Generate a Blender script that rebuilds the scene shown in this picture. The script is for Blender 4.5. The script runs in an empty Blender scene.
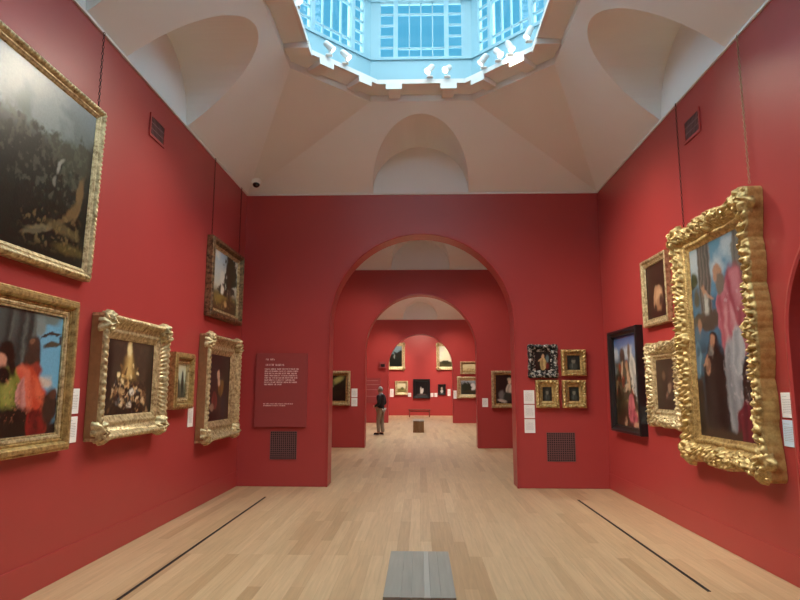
import bpy, bmesh, math, random
import numpy as np
from mathutils import Vector, Matrix, Euler
PI = math.pi
SC = bpy.context.scene
COL = SC.collection
random.seed(7)

# ------------------------------------------------------------------ helpers
def link(o, parent=None):
    COL.objects.link(o)
    if parent is not None:
        o.parent = parent
    return o

def obj_from(name, verts, faces, mat=None, parent=None, smooth=False):
    me = bpy.data.meshes.new(name)
    me.from_pydata([tuple(v) for v in verts], [], faces)
    me.update()
    if smooth:
        me.polygons.foreach_set('use_smooth', [True] * len(me.polygons))
    o = bpy.data.objects.new(name, me)
    if mat:
        me.materials.append(mat)
    return link(o, parent)

class MB:
    """collects simple shapes, then links them as one mesh object"""
    def __init__(s):
        s.v = []; s.f = []
    def add(s, verts, faces):
        n = len(s.v)
        s.v += [Vector(v) for v in verts]
        s.f += [[i + n for i in f] for f in faces]
        return s
    def box(s, a, b, M=None):
        x0, y0, z0 = a; x1, y1, z1 = b
        vs = [Vector(p) for p in ((x0,y0,z0),(x1,y0,z0),(x1,y1,z0),(x0,y1,z0),(x0,y0,z1),(x1,y0,z1),(x1,y1,z1),(x0,y1,z1))]
        if M is not None:
            vs = [M @ v for v in vs]
        return s.add(vs, [(0,3,2,1),(4,5,6,7),(0,1,5,4),(1,2,6,5),(2,3,7,6),(3,0,4,7)])
    def lathe(s, prof, n=20, M=None):
        vs = []; fs = []
        for r, z in prof:
            for k in range(n):
                a = 2 * PI * k / n
                v = Vector((r * math.cos(a), r * math.sin(a), z))
                vs.append(M @ v if M is not None else v)
        for i in range(len(prof) - 1):
            for k in range(n):
                k2 = (k + 1) % n
                fs.append((i*n+k, i*n+k2, (i+1)*n+k2, (i+1)*n+k))
        fs.append(tuple(range(n-1, -1, -1)))
        fs.append(tuple(range((len(prof)-1)*n, len(prof)*n)))
        return s.add(vs, fs)
    def torus(s, c, R, r, M3, n=10, m=6, stretch=1.0):
        vs = []; fs = []
        for i in range(n):
            a = 2*PI*i/n
            for j in range(m):
                b = 2*PI*j/m
                p = Vector(((R + r*math.cos(b))*math.cos(a), r*math.sin(b), (R*stretch + r*math.cos(b))*math.sin(a)))
                vs.append(Vector(c) + M3 @ p)
        for i in range(n):
            for j in range(m):
                fs.append((i*m+j, i*m+(j+1)%m, ((i+1)%n)*m+(j+1)%m, ((i+1)%n)*m+j))
        return s.add(vs, fs)
    def build(s, name, mat=None, parent=None, smooth=False, bevel=0):
        o = obj_from(name, s.v, s.f, mat, parent, smooth)
        if bevel:
            m = o.modifiers.new('bevel', 'BEVEL'); m.width = bevel; m.segments = 2; m.limit_method = 'ANGLE'
        return o

def thing(name, label, cat, loc=(0,0,0), rz=0, group=None):
    o = bpy.data.objects.new(name, None)
    o.empty_display_size = .1
    o.location = loc; o.rotation_euler = (0, 0, rz)
    o['label'] = label; o['category'] = cat
    if group: o['group'] = group
    return link(o)

def tag(o, label, cat, group=None):
    o['label'] = label; o['category'] = cat
    if group: o['group'] = group
    return o

def struct(o):
    o['kind'] = 'structure'
    return o

def lin(r, g, b):
    def c(x):
        x /= 255.
        return x/12.92 if x <= .04045 else ((x+.055)/1.055)**2.4
    return (c(r), c(g), c(b), 1)

# ------------------------------------------------------------------ materials
def new_mat(name):
    m = bpy.data.materials.new(name); m.use_nodes = True
    nt = m.node_tree
    b = nt.nodes['Principled BSDF']
    return m, nt, b

def simple(name, col, rough=.5, metal=0, spec=.5, noise=0, nscale=20, bump=0, bscale=200):
    m, nt, b = new_mat(name)
    b.inputs['Base Color'].default_value = col
    b.inputs['Roughness'].default_value = rough
    b.inputs['Metallic'].default_value = metal
    b.inputs['Specular IOR Level'].default_value = spec
    tc = nt.nodes.new('ShaderNodeTexCoord')
    if noise:
        n = nt.nodes.new('ShaderNodeTexNoise'); n.inputs['Scale'].default_value = nscale; n.inputs['Detail'].default_value = 5
        nt.links.new(tc.outputs['Object'], n.inputs['Vector'])
        mx = nt.nodes.new('ShaderNodeMix'); mx.data_type = 'RGBA'
        mx.inputs[6].default_value = tuple(max(0, c*(1-noise)) for c in col[:3]) + (1,)
        mx.inputs[7].default_value = tuple(min(1, c*(1+noise)) for c in col[:3]) + (1,)
        nt.links.new(n.outputs['Fac'], mx.inputs[0])
        nt.links.new(mx.outputs[2], b.inputs['Base Color'])
    if bump:
        n2 = nt.nodes.new('ShaderNodeTexNoise'); n2.inputs['Scale'].default_value = bscale
        nt.links.new(tc.outputs['Object'], n2.inputs['Vector'])
        bp = nt.nodes.new('ShaderNodeBump'); bp.inputs['Strength'].default_value = bump; bp.inputs['Distance'].default_value = .002
        nt.links.new(n2.outputs['Fac'], bp.inputs['Height'])
        nt.links.new(bp.outputs['Normal'], b.inputs['Normal'])
    return m

RED = simple('red_wall_paint', (.39, .046, .043, 1), .37, spec=.45, noise=.05, nscale=2, bump=.08, bscale=60)
RED_PANEL = simple('red_panel', (.30, .042, .040, 1), .5, noise=.04)
PLASTER = simple('warm_plaster', (.82, .85, .85, 1), .7, noise=.03, nscale=1.5)
LANTERN = simple('pale_blue_grey_paint', (.30, .52, .60, 1), .5)
WHITE = simple('white_paint', (.78, .78, .76, 1), .5)
CARD = simple('white_card', (.86, .84, .80, 1), .6)
CARD_BLUE = simple('pale_blue_card', (.62, .76, .88, 1), .6)
CARD_INK = simple('grey_ink', (.38, .36, .36, 1), .6)
PINK_INK = simple('pale_pink_lettering', (.80, .50, .46, 1), .6)
GRILLE = simple('brown_grille_metal', (.22, .10, .10, 1), .45, metal=.3)
DARK = simple('dark_void', (.012, .008, .008, 1), .8)
BLACKMETAL = simple('dark_metal', (.03, .025, .025, 1), .4, metal=.6)
BRASS = simple('dull_brass', (.42, .30, .18, 1), .4, metal=.7)
IRON = simple('dark_bronze_chain', (.07, .025, .02, 1), .5, metal=.5)
BLACKWOOD = simple('black_lacquered_wood', (.012, .011, .012, 1), .3, noise=.3)
CAM_BLACK = simple('smoked_dome', (.008, .008, .008, 1), .08)

def gold(name, a, b_, rough=.36, metal=.75, p0=.32, p1=.62):
    m, nt, b = new_mat(name)
    tc = nt.nodes.new('ShaderNodeTexCoord')
    n = nt.nodes.new('ShaderNodeTexNoise'); n.inputs['Scale'].default_value = 22; n.inputs['Detail'].default_value = 6; n.inputs['Roughness'].default_value = .65
    nt.links.new(tc.outputs['Object'], n.inputs['Vector'])
    r = nt.nodes.new('ShaderNodeValToRGB')
    r.color_ramp.elements[0].position = p0; r.color_ramp.elements[0].color = a
    r.color_ramp.elements[1].position = p1; r.color_ramp.elements[1].color = b_
    nt.links.new(n.outputs['Fac'], r.inputs['Fac'])
    nt.links.new(r.outputs['Color'], b.inputs['Base Color'])
    b.inputs['Metallic'].default_value = metal
    mr = nt.nodes.new('ShaderNodeMapRange'); mr.inputs[3].default_value = rough + .16; mr.inputs[4].default_value = rough - .08
    nt.links.new(n.outputs['Fac'], mr.inputs[0]); nt.links.new(mr.outputs[0], b.inputs['Roughness'])
    n2 = nt.nodes.new('ShaderNodeTexNoise'); n2.inputs['Scale'].default_value = 90
    nt.links.new(tc.outputs['Object'], n2.inputs['Vector'])
    bp = nt.nodes.new('ShaderNodeBump'); bp.inputs['Strength'].default_value = .25; bp.inputs['Distance'].default_value = .004
    nt.links.new(n2.outputs['Fac'], bp.inputs['Height']); nt.links.new(bp.outputs['Normal'], b.inputs['Normal'])
    return m
GOLD = gold('gilding', (.22, .135, .045, 1), (.62, .45, .18, 1), .36, .55)
GOLD_PALE = gold('pale_gilding', (.22, .14, .06, 1), (.72, .60, .34, 1), .40, .55)
GOLD_OLD = gold('worn_gilding', (.10, .05, .025, 1), (.50, .33, .14, 1), .42, .6)
GOLD_DARK = gold('dark_gilded_wood', (.03, .018, .012, 1), (.34, .22, .11, 1), .4, .6)
EBONY_SILVER = gold('black_and_silver_carving', (.004, .004, .004, 1), (.50, .46, .40, 1), .3, .3, .50, .60)
GOLD_SIDE = gold('smooth_gilt_side', (.40, .25, .08, 1), (.60, .42, .15, 1), .4, .3)
BROWNWOOD = simple('brown_frame_side', (.30, .15, .06, 1), .5, noise=.3)

def canvas_mat():
    m, nt, b = new_mat('varnished_oil_paint')
    at = nt.nodes.new('ShaderNodeAttribute'); at.attribute_name = 'paint'
    tc = nt.nodes.new('ShaderNodeTexCoord')
    n = nt.nodes.new('ShaderNodeTexNoise'); n.inputs['Scale'].default_value = 55; n.inputs['Detail'].default_value = 4
    nt.links.new(tc.outputs['Object'], n.inputs['Vector'])
    hs = nt.nodes.new('ShaderNodeHueSaturation')
    mr = nt.nodes.new('ShaderNodeMapRange'); mr.inputs[3].default_value = .82; mr.inputs[4].default_value = 1.18
    nt.links.new(n.outputs['Fac'], mr.inputs[0]); nt.links.new(mr.outputs[0], hs.inputs['Value'])
    nt.links.new(at.outputs['Color'], hs.inputs['Color']); nt.links.new(hs.outputs['Color'], b.inputs['Base Color'])
    b.inputs['Roughness'].default_value = .3
    b.inputs['Specular IOR Level'].default_value = .45
    bp = nt.nodes.new('ShaderNodeBump'); bp.inputs['Strength'].default_value = .2; bp.inputs['Distance'].default_value = .003
    nt.links.new(n.outputs['Fac'], bp.inputs['Height']); nt.links.new(bp.outputs['Normal'], b.inputs['Normal'])
    return m
CANVAS = canvas_mat()

def floor_mat():
    m, nt, b = new_mat('oak_boards')
    tc = nt.nodes.new('ShaderNodeTexCoord')
    mp = nt.nodes.new('ShaderNodeMapping'); mp.inputs['Rotation'].default_value = (0, 0, PI/2)
    nt.links.new(tc.outputs['Object'], mp.inputs['Vector'])
    br = nt.nodes.new('ShaderNodeTexBrick')
    br.offset = .37; br.offset_frequency = 3
    br.inputs['Color1'].default_value = (0, 0, 0, 1); br.inputs['Color2'].default_value = (1, 1, 1, 1)
    br.inputs['Mortar'].default_value = (.5, .5, .5, 1)
    br.inputs['Scale'].default_value = 1; br.inputs['Mortar Size'].default_value = .0007
    br.inputs['Mortar Smooth'].default_value = .3
    br.inputs['Brick Width'].default_value = 1.55; br.inputs['Row Height'].default_value = .118
    nt.links.new(mp.outputs['Vector'], br.inputs['Vector'])
    cr = nt.nodes.new('ShaderNodeValToRGB')
    e = cr.color_ramp.elements
    e[0].position = 0; e[0].color = (.42, .27, .14, 1)
    e[1].position = 1; e[1].color = (.58, .41, .235, 1)
    x = e.new(.25); x.color = (.51, .345, .19, 1)
    x = e.new(.6); x.color = (.54, .37, .205, 1)
    nt.links.new(br.outputs['Color'], cr.inputs['Fac'])
    mp2 = nt.nodes.new('ShaderNodeMapping'); mp2.inputs['Scale'].default_value = (22, 1.1, 1)
    nt.links.new(tc.outputs['Object'], mp2.inputs['Vector'])
    n = nt.nodes.new('ShaderNodeTexNoise'); n.inputs['Scale'].default_value = 1.6; n.inputs['Detail'].default_value = 6; n.inputs['Distortion'].default_value = .6
    nt.links.new(mp2.outputs['Vector'], n.inputs['Vector'])
    mr = nt.nodes.new('ShaderNodeMapRange'); mr.inputs[3].default_value = .74; mr.inputs[4].default_value = 1.26
    nt.links.new(n.outputs['Fac'], mr.inputs[0])
    hs = nt.nodes.new('ShaderNodeHueSaturation')
    nt.links.new(mr.outputs[0], hs.inputs['Value']); nt.links.new(cr.outputs['Color'], hs.inputs['Color'])
    mx = nt.nodes.new('ShaderNodeMix'); mx.data_type = 'RGBA'
    mx.inputs[7].default_value = (.30, .19, .10, 1)
    nt.links.new(br.outputs['Fac'], mx.inputs[0]); nt.links.new(hs.outputs['Color'], mx.inputs[6])
    nt.links.new(mx.outputs[2], b.inputs['Base Color'])
    b.inputs['Roughness'].default_value = .36
    b.inputs['Specular IOR Level'].default_value = .45
    return m
FLOOR = floor_mat()

def wood_mat(name, ca, cb, rough=.4, axis=1):
    m, nt, b = new_mat(name)
    tc = nt.nodes.new('ShaderNodeTexCoord')
    mp = nt.nodes.new('ShaderNodeMapping'); s = [26, 26, 26]; s[axis] = 1.6
    mp.inputs['Scale'].default_value = s
    nt.links.new(tc.outputs['Object'], mp.inputs['Vector'])
    n = nt.nodes.new('ShaderNodeTexNoise'); n.inputs['Scale'].default_value = 1.4; n.inputs['Detail'].default_value = 6
    nt.links.new(mp.outputs['Vector'], n.inputs['Vector'])
    mx = nt.nodes.new('ShaderNodeMix'); mx.data_type = 'RGBA'
    mx.inputs[6].default_value = ca; mx.inputs[7].default_value = cb
    nt.links.new(n.outputs['Fac'], mx.inputs[0]); nt.links.new(mx.outputs[2], b.inputs['Base Color'])
    b.inputs['Roughness'].default_value = rough
    return m
BENCH_TOP_SHEEN = wood_mat('bench_top_oak_sky_sheen', (.25, .235, .19, 1), (.40, .375, .31, 1), .36, 1)  # grey is sky reflection painted into the oak of the top boards
BENCH_TOP_PALE = wood_mat('bench_pale_board', (.38, .365, .31, 1), (.48, .46, .40, 1), .36, 1)  # one lighter board with the same painted sky grey
BENCH_SIDE = wood_mat('bench_side_oak', (.16, .075, .03, 1), (.34, .19, .075, 1), .42, 2)

def glass_mat(name='window_glass', tint=(.93, .97, .98, 1)):
    m, nt, b = new_mat(name)
    nt.nodes.remove(b)
    out = [n for n in nt.nodes if n.type == 'OUTPUT_MATERIAL'][0]
    t = nt.nodes.new('ShaderNodeBsdfTransparent'); t.inputs['Color'].default_value = tint
    g = nt.nodes.new('ShaderNodeBsdfGlossy'); g.inputs['Roughness'].default_value = .03
    fr = nt.nodes.new('ShaderNodeFresnel'); fr.inputs['IOR'].default_value = 1.25
    mx = nt.nodes.new('ShaderNodeMixShader')
    nt.links.new(fr.outputs[0], mx.inputs[0]); nt.links.new(t.outputs[0], mx.inputs[1]); nt.links.new(g.outputs[0], mx.inputs[2])
    nt.links.new(mx.outputs[0], out.inputs['Surface'])
    return m
GLASS = glass_mat()
DIM_GLASS = glass_mat('dimmed_glass', (.72, .78, .80, 1))  # tint added only to dim daylight entering the rooms beyond
def emit_mat(name, col, s):
    m, nt, b = new_mat(name)
    b.inputs['Emission Color'].default_value = col; b.inputs['Emission Strength'].default_value = s
    b.inputs['Base Color'].default_value = (.8, .8, .8, 1)
    return m
LENS = emit_mat('lit_lamp_lens', (1, .93, .82, 1), 12)

# ------------------------------------------------------------------ the shell
XL, XR, XC = -3.067, 3.108, .02
H = 5.03
AX0, AX1, ASP = -1.535, 1.595, 2.715
AC, AR = (AX0+AX1)/2, (AX1-AX0)/2
ROOMS = [(-1.92, 10.357), (10.777, 17.2), (17.62, 29.87), (30.29, 38.3)]
RISE = .97
OZ = H + RISE

def arch_wall(name, y0, y1, arch=True):
    pts = []
    if arch:
        pts = [(XL-.4, 0), (AX0, 0)]
        n = 48
        for k in range(n+1):
            a = PI - PI*k/n
            pts.append((AC+AR*math.cos(a), ASP+AR*math.sin(a)))
        pts += [(AX1, 0), (XR+.4, 0), (XR+.4, H), (XL-.4, H)]
    else:
        pts = [(XL-.4, 0), (XR+.4, 0), (XR+.4, H), (XL-.4, H)]
    n = len(pts)
    v = [(x, y0, z) for x, z in pts] + [(x, y1, z) for x, z in pts]
    f = [tuple(range(n)), tuple(range(2*n-1, n-1, -1))]
    for i in range(n):
        j = (i+1) % n
        f.append((j, i, i+n, j+n))
    o = obj_from(name, v, f, RED)
    if arch:
        m = o.modifiers.new('arris', 'BEVEL'); m.width = .012; m.segments = 2; m.limit_method = 'ANGLE'; m.angle_limit = math.radians(60)
    struct(o)
    if arch:   # raised bead that follows the arch
        prof = [(-.002, -.001), (-.002, -.016), (.012, -.022), (.03, -.016), (.03, -.001)]
        path = [(AX0, 0.0, -1, 0)]
        for k in range(n*0+49):
            a = PI - PI*k/48
            path.append((AC+AR*math.cos(a), ASP+AR*math.sin(a), math.cos(a), math.sin(a)))
        path.append((AX1, 0.0, 1, 0))
        vs = []; fs = []
        for px, pz, nx, nz in path:
            for (t, w) in prof:
                vs.append((px+nx*t, y0+w, pz+nz*t))
        m_ = len(prof)
        for i in range(len(path)-1):
            for j in range(m_-1):
                fs.append((i*m_+j, (i+1)*m_+j, (i+1)*m_+j+1, i*m_+j+1))
        b = obj_from('arch_bead', vs, fs, RED, o)
    return o

struct(obj_from('floor', [(XL-.5, -2.4, 0), (XR+.5, -2.4, 0), (XR+.5, 38.6, 0), (XL-.5, 38.6, 0)], [(0, 1, 2, 3)], FLOOR))
arch_wall('wall_front', 10.357, 10.777)
arch_wall('wall_second', 17.2, 17.62)
arch_wall('wall_third', 29.87, 30.29)
arch_wall('wall_end', 38.3, 38.6, False)
arch_wall('wall_near', -2.3, -1.92, False)
struct(MB().box((XL-.4, -1.92, 0), (XL, 38.3, H)).build('wall_left', RED))

# right wall with an arched doorway in its middle
def right_wall():
    yc, r, sp = 4.2, .985, 2.02
    pts = [(-1.92, 0), (yc-r, 0)]
    for k in range(33):
        a = PI - PI*k/32
        pts.append((yc+r*math.cos(a), sp+r*math.sin(a)))
    pts += [(yc+r, 0), (38.3, 0), (38.3, H), (-1.92, H)]
    n = len(pts)
    v = [(XR, y, z) for y, z in pts] + [(XR+.4, y, z) for y, z in pts]
    f = [tuple(range(n-1, -1, -1)), tuple(range(n, 2*n))]
    for i in range(n):
        j = (i+1) % n
        f.append((i, j, j+n, i+n))
    w = struct(obj_from('wall_right', v, f, RED))
    prof = [(-.005, 0), (-.005, -.02), (.02, -.03), (.06, -.018), (.07, 0)]
    vs = []; fs = []
    path = [(yc-r, 0., -1, 0)] + [(yc+r*math.cos(PI-PI*k/32), sp+r*math.sin(PI-PI*k/32), math.cos(PI-PI*k/32), math.sin(PI-PI*k/32)) for k in range(33)] + [(yc+r, 0., 1, 0)]
    for y, z, ny, nz in path:
        for t, q in prof:
            vs.append((XR+q, y+ny*t, z+nz*t))
    for i in range(len(path)-1):
        for j in range(4):
            fs.append((i*5+j, i*5+j+1, (i+1)*5+j+1, (i+1)*5+j))
    obj_from('arch_bead', vs, fs, RED, w)
    d = MB().box((XR+.4, yc-r-.1, 0), (XR+.46, yc+r+.1, sp+r+.1)).build('door_1', RED_PANEL)
    struct(d)
right_wall()

# baseboards
BB = .25
struct(MB().box((XL, -1.9, 0), (XL+.014, 10.357, BB)).build('baseboard_left', RED, bevel=.006))
mb = MB().box((XR-.014, 5.26, 0), (XR, 10.357, BB)); mb.box((XR-.014, -1.9, 0), (XR, 3.14, BB))
struct(mb.build('baseboard_right', RED, bevel=.006))
# small pale bead along the head of the walls
tr = 0
for (y0, y1) in ROOMS[:1]:
    for a, b in (((XL, y0, H-.028), (XL+.022, y1, H)), ((XR-.022, y0, H-.028), (XR, y1, H)), ((XL, y1-.022, H-.028), (XR, y1, H))):
        tr += 1
        struct(MB().box(a, b).build('trim_%d' % tr, WHITE))
for (y0, y1) in ROOMS[1:]:
    tr += 1
    struct(MB().box((XL, y1-.022, H-.028), (XR, y1, H)).build('trim_%d' % tr, WHITE))

# --- coved ceilings with lunettes and an octagonal lantern opening
def octagon(y0, y1, ins=0., diag=1.03):
    """corner points, counter clockwise from the front-left, inset further by ins"""
    xl, xr = XL+1.28+ins, XR-1.26-ins
    ya, yb = y0+1.52+ins, y1-1.52-ins
    d = diag - ins*.586
    return [(xl+d, yb), (xl, yb-d), (xl, ya+d), (xl+d, ya), (xr-d, ya), (xr, ya+d), (xr, yb-d), (xr-d, yb)]

LR = .84
def lun_outline(n=28):
    st = .012
    pts = [(-LR, 0.0)]
    for k in range(n+1):
        a = PI - PI*k/n
        pts.append((LR*math.cos(a), st+LR*math.sin(a)))
    pts.append((LR, 0.0))
    return pts

def ceiling(y0, y1, side_c):
    mb = MB()
    oc = octagon(y0, y1)
    DEP = .004
    def facet(p0, p1, q0, q1, centers):
        """p0->p1 wall edge, q1<-q0 octagon edge, lunettes at centers measured from p0"""
        p0, p1 = Vector(p0+(H,)), Vector(p1+(H,))
        q0, q1 = Vector(q0+(OZ,)), Vector(q1+(OZ,))
        d = (p1-p0).normalized()
        inn = Vector((0, 0, 1)).cross(d)
        run = (q0-p0).dot(inn)
        loop = [p0]
        for c in centers:
            ol = lun_outline()
            fr = [p0 + d*(c+u) + inn*(run*z/RISE) + Vector((0, 0, z)) for u, z in ol]
            bk = [p0 + d*(c+u) - inn*DEP + Vector((0, 0, z)) for u, z in ol]
            loop += fr
            m = len(fr)
            mb.add(fr+bk, [(i, i+1, i+1+m, i+m) for i in range(m-1)])
            mb.add(bk, [tuple(range(m))])
            mb.add([fr[0], fr[-1], bk[-1], bk[0]], [(0, 1, 2, 3)])
        loop += [p1, q1, q0]
        mb.add(loop, [tuple(range(len(loop)))])
    # order so that inn points into the room
    facet((XR, y1), (XL, y1), oc[7], oc[0], [XR-XC])
    facet((XL, y1), (XL, y0), oc[1], oc[2], [y1-c for c in sorted(side_c, reverse=True)])
    facet((XL, y0), (XR, y0), oc[3], oc[4], [XC-XL])
    facet((XR, y0), (XR, y1), oc[5], oc[6], [c-y0 for c in sorted(side_c)])
    for (cx, cy), a, b in (((XL, y1), oc[0], oc[1]), ((XL, y0), oc[2], oc[3]), ((XR, y0), oc[4], oc[5]), ((XR, y1), oc[6], oc[7])):
        mb.add([(cx, cy, H), a+(OZ,), b+(OZ,)], [(0, 1, 2)])
    o = mb.build('ceiling', PLASTER)
    return struct(o)

ceiling(*ROOMS[0], [1.77, 4.22, 6.67])
ceiling(*ROOMS[1], [13.99])
ceiling(*ROOMS[2], [21.3, 23.745, 26.2])
ceiling(*ROOMS[3], [34.3])

# ------------------------------------------------------------------ lantern of the near room
OC = octagon(*ROOMS[0])
IN = octagon(*ROOMS[0], ins=.30)
ZF = OZ + .10      # soffit level
ZR = OZ + .19      # top of the ledge
def ring(mb, A, za, B, zb):
    n = len(A)
    mb.add([a+(za,) for a in A] + [b+(zb,) for b in B], [(i, (i+1) % n, (i+1) % n+n, i+n) for i in range(n)])
mb = MB()
ring(mb, OC, OZ, OC, ZF)
struct(mb.build('trim_fascia', WHITE))
mb = MB()
ring(mb, OC, ZF, IN, ZF+.03)
struct(mb.build('ceiling_soffit', PLASTER))
RO = octagon(*ROOMS[0], ins=.27)
IN2 = octagon(*ROOMS[0], ins=.32)
mb = MB()
ring(mb, RO, ZF+.022, IN2, ZF+.022); ring(mb, IN2, ZF+.022, IN2, ZR); ring(mb, IN2, ZR, RO, ZR); ring(mb, RO, ZR, RO, ZF+.022)
struct(mb.build('trim_rail', WHITE))
GAP = octagon(*ROOMS[0], ins=.10); GAP2 = octagon(*ROOMS[0], ins=.17)
mb = MB()
ring(mb, GAP2, ZR-.07, GAP2, ZR+.075); ring(mb, GAP, ZR-.07, GAP, ZR+.075); ring(mb, GAP2, ZR+.075, GAP, ZR+.075)
struct(mb.build('trim_shadow_gap', BLACKMETAL))  # dark ring put in to draw the shadow gap behind the rail
# sill wall, piers and windows of each lantern face
ZS, ZT, ZC = 6.73, 7.67, 7.87
wall_mb = MB()
wn = 0
def edge_frame(a, b):
    a = Vector(a+(0,)); b = Vector(b+(0,))
    d = (b-a).normalized(); nrm = Vector((-d.y, d.x, 0))
    M = Matrix(((d.x, nrm.x, 0, a.x), (d.y, nrm.y, 0, a.y), (0, 0, 1, 0), (0, 0, 0, 1)))
    return M, (b-a).length
def lantern_unit(M, s, w):
    """one glazed unit of length w starting at distance s along the face; local y<0 is outwards"""
    global wn
    wn += 1
    f = MB()
    P = lambda u: s + w*u
    t0, t1 = -.10, 0.0
    f.box((P(0), t0, ZS-.02), (P(.095), t1, ZT), M); f.box((P(.905), t0, ZS-.02), (P(1), t1, ZT), M)
    for u0, u1 in ((.225, .268), (.732, .775)):
        f.box((P(u0), t0, ZS), (P(u1), t1+.012, ZT), M)
    f.box((P(0), t0, ZS-.05), (P(1), .02, ZS), M)       # sill
    f.box((P(0), t0, ZT), (P(1), .015, ZT+.06), M)      # head
    f.box((P(.10), t0, ZT+.06), (P(.9), t1-.0, ZC), M)
    f.box((P(0), t0, ZT+.06), (P(.10), t1, ZC), M); f.box((P(.9), t0, ZT+.06), (P(1), t1, ZC), M)
    o = f.build('window_%d' % wn, LANTERN)
    struct(o)
    g = MB()
    b = .009
    for k in range(1, 4):
        u = .268 + .464*k/4
        g.box((P(u)-b, -.07, ZS), (P(u)+b, -.03, ZT), M)
    for z in (ZS+.17, ZT-.19):
        g.box((P(.268), -.075, z-b), (P(.732), -.025, z+b), M)
    for u0, u1 in ((.095, .225), (.775, .905)):
        for k in range(1, 5):
            z = ZS + (ZT-ZS)*k/5
            g.box((P(u0), -.07, z-b*1.3), (P(u1), -.03, z+b*1.3), M)
    g.build('glazing_bars', LANTERN, o)
    p = MB()
    for u0, u1 in ((.268, .732), (.095, .225), (.775, .905)):
        p.box((P(u0), -.054, ZS), (P(u1), -.048, ZT), M)
    p.build('pane', GLASS, o)
sill = MB()
for i in range(8):
    a, b = OC[i], OC[(i+1) % 8]
    M, L = edge_frame(a, b)
    # counter clockwise ordering: local +y points into the room
    sill.box((-.05, -.10, ZF), (L+.05, 0, ZS-.05), M)
    n = max(1, round(L/1.7))
    for k in range(n):
        lantern_unit(M, L*k/n, L/n)
    sill.box((-.06, -.12, ZS-.05), (.03, -.02, ZC), M)
struct(sill.build('wall_lantern', LANTERN))
ZG = 8.2
rf = MB()
o_ = octagon(*ROOMS[0], ins=-.12); i_ = octagon(*ROOMS[0], ins=.12)
ring(rf, i_, ZC, o_, ZC); ring(rf, i_, ZC, i_, ZG); ring(rf, o_, ZC, o_, ZG)
struct(rf.build('ceiling_lantern', LANTERN))
def glass_roof(r, z, ins, gm=GLASS):
    global wn
    wn += 1
    oc = octagon(*r, ins=ins)
    m2 = MB()
    xs = [p[0] for p in oc]; ys = [p[1] for p in oc]
    nb = max(4, round((max(ys)-min(ys))/.6))
    for k in range(1, nb):
        y = min(ys)+(max(ys)-min(ys))*k/nb
        h = min(1.03, y-min(ys), max(ys)-y)
        e = max(0, 1.0-h)
        m2.box((min(xs)+e, y-.02, z-.07), (max(xs)-e, y+.02, z-.01), None)
    w = struct(m2.build('window_%d' % wn, WHITE))
    obj_from('pane', [p+(z,) for p in oc], [tuple(range(8))], gm, w)
glass_roof(ROOMS[0], ZG, .0)  # unseen glazing added over the lantern to let more daylight in

# corbels under the ledge
k_ = 0
for i in range(8):
    a, b = OC[i], OC[(i+1) % 8]
    M, L = edge_frame(a, b)
    ts = [.38, L-.38] if L < 2 else [.34+(L-.68)*q/6 for q in range(7)]
    for t in ts:
        c = MB().box((t-.09, .01, ZF-.06), (t+.09, .325, ZF+.025), M).build('trim_corbel', PLASTER, bevel=.006)
        struct(c)
        struct(MB().box((t-.12, .325, ZF-.075), (t+.12, .345, ZF+.022), M).build('trim_corbel_end', WHITE, c))

# open lanterns of the rooms beyond: upstand and a flat glass roof
for r in ROOMS[1:]:
    oc = octagon(*r)
    mb = MB(); ring(mb, oc, OZ, oc, OZ+.7)
    struct(mb.build('wall_upstand', WHITE))
    glass_roof(r, OZ+.69, 0, DIM_GLASS)

# ------------------------------------------------------------------ track lamps on the ledge
def add_spot(loc, target, power, size=62, blend=.8, col=(1, .86, .70), radius=.028, parent=None, inv=None):
    l = bpy.data.lights.new('lamp_light', 'SPOT')
    l.energy = power*2.3; l.color = col; l.spot_size = math.radians(size); l.spot_blend = blend; l.shadow_soft_size = radius
    o = bpy.data.objects.new('lamp_light', l)
    d = Vector(target) - Vector(loc)
    o.rotation_euler = d.to_track_quat('-Z', 'Y').to_euler()
    o.location = loc
    link(o)
    return o
def track_spot(x, y, target, power, label, size=62, col=(1, .86, .70)):
    base = Vector((x, y, ZR))
    t = thing('track_spotlight', label, 'spotlight', base, 0, 'spotlights standing on the lantern ledge')
    MB().box((-.045, -.03, 0), (.045, .03, .02)).build('base', WHITE, t, bevel=.004)
    MB().lathe([(.010, .018), (.010, .11)], 10).build('stem', WHITE, t, True)
    hc = Vector((0, 0, .14))
    d = (Vector(target) - (base+hc)).normalized()
    q = d.to_track_quat('Z', 'Y').to_matrix().to_4x4()
    M = Matrix.Translation(hc) @ q
    MB().lathe([(.001, -.085), (.034, -.085), (.042, -.07), (.048, .05), (.052, .06), (.052, .078), (.046, .078), (.044, .06)], 20, M).build('lamp_head', WHITE, t)
    MB().lathe([(.001, .060), (.043, .060), (.043, .064), (.001, .066)], 20, M).build('lens', LENS, t)
    lo = add_spot(base + hc + d*.10, target, power, size, col=col)
    m = lo.matrix_basis.copy()
    lo.parent = t
    lo.location = hc + d*.10
    return t

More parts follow.
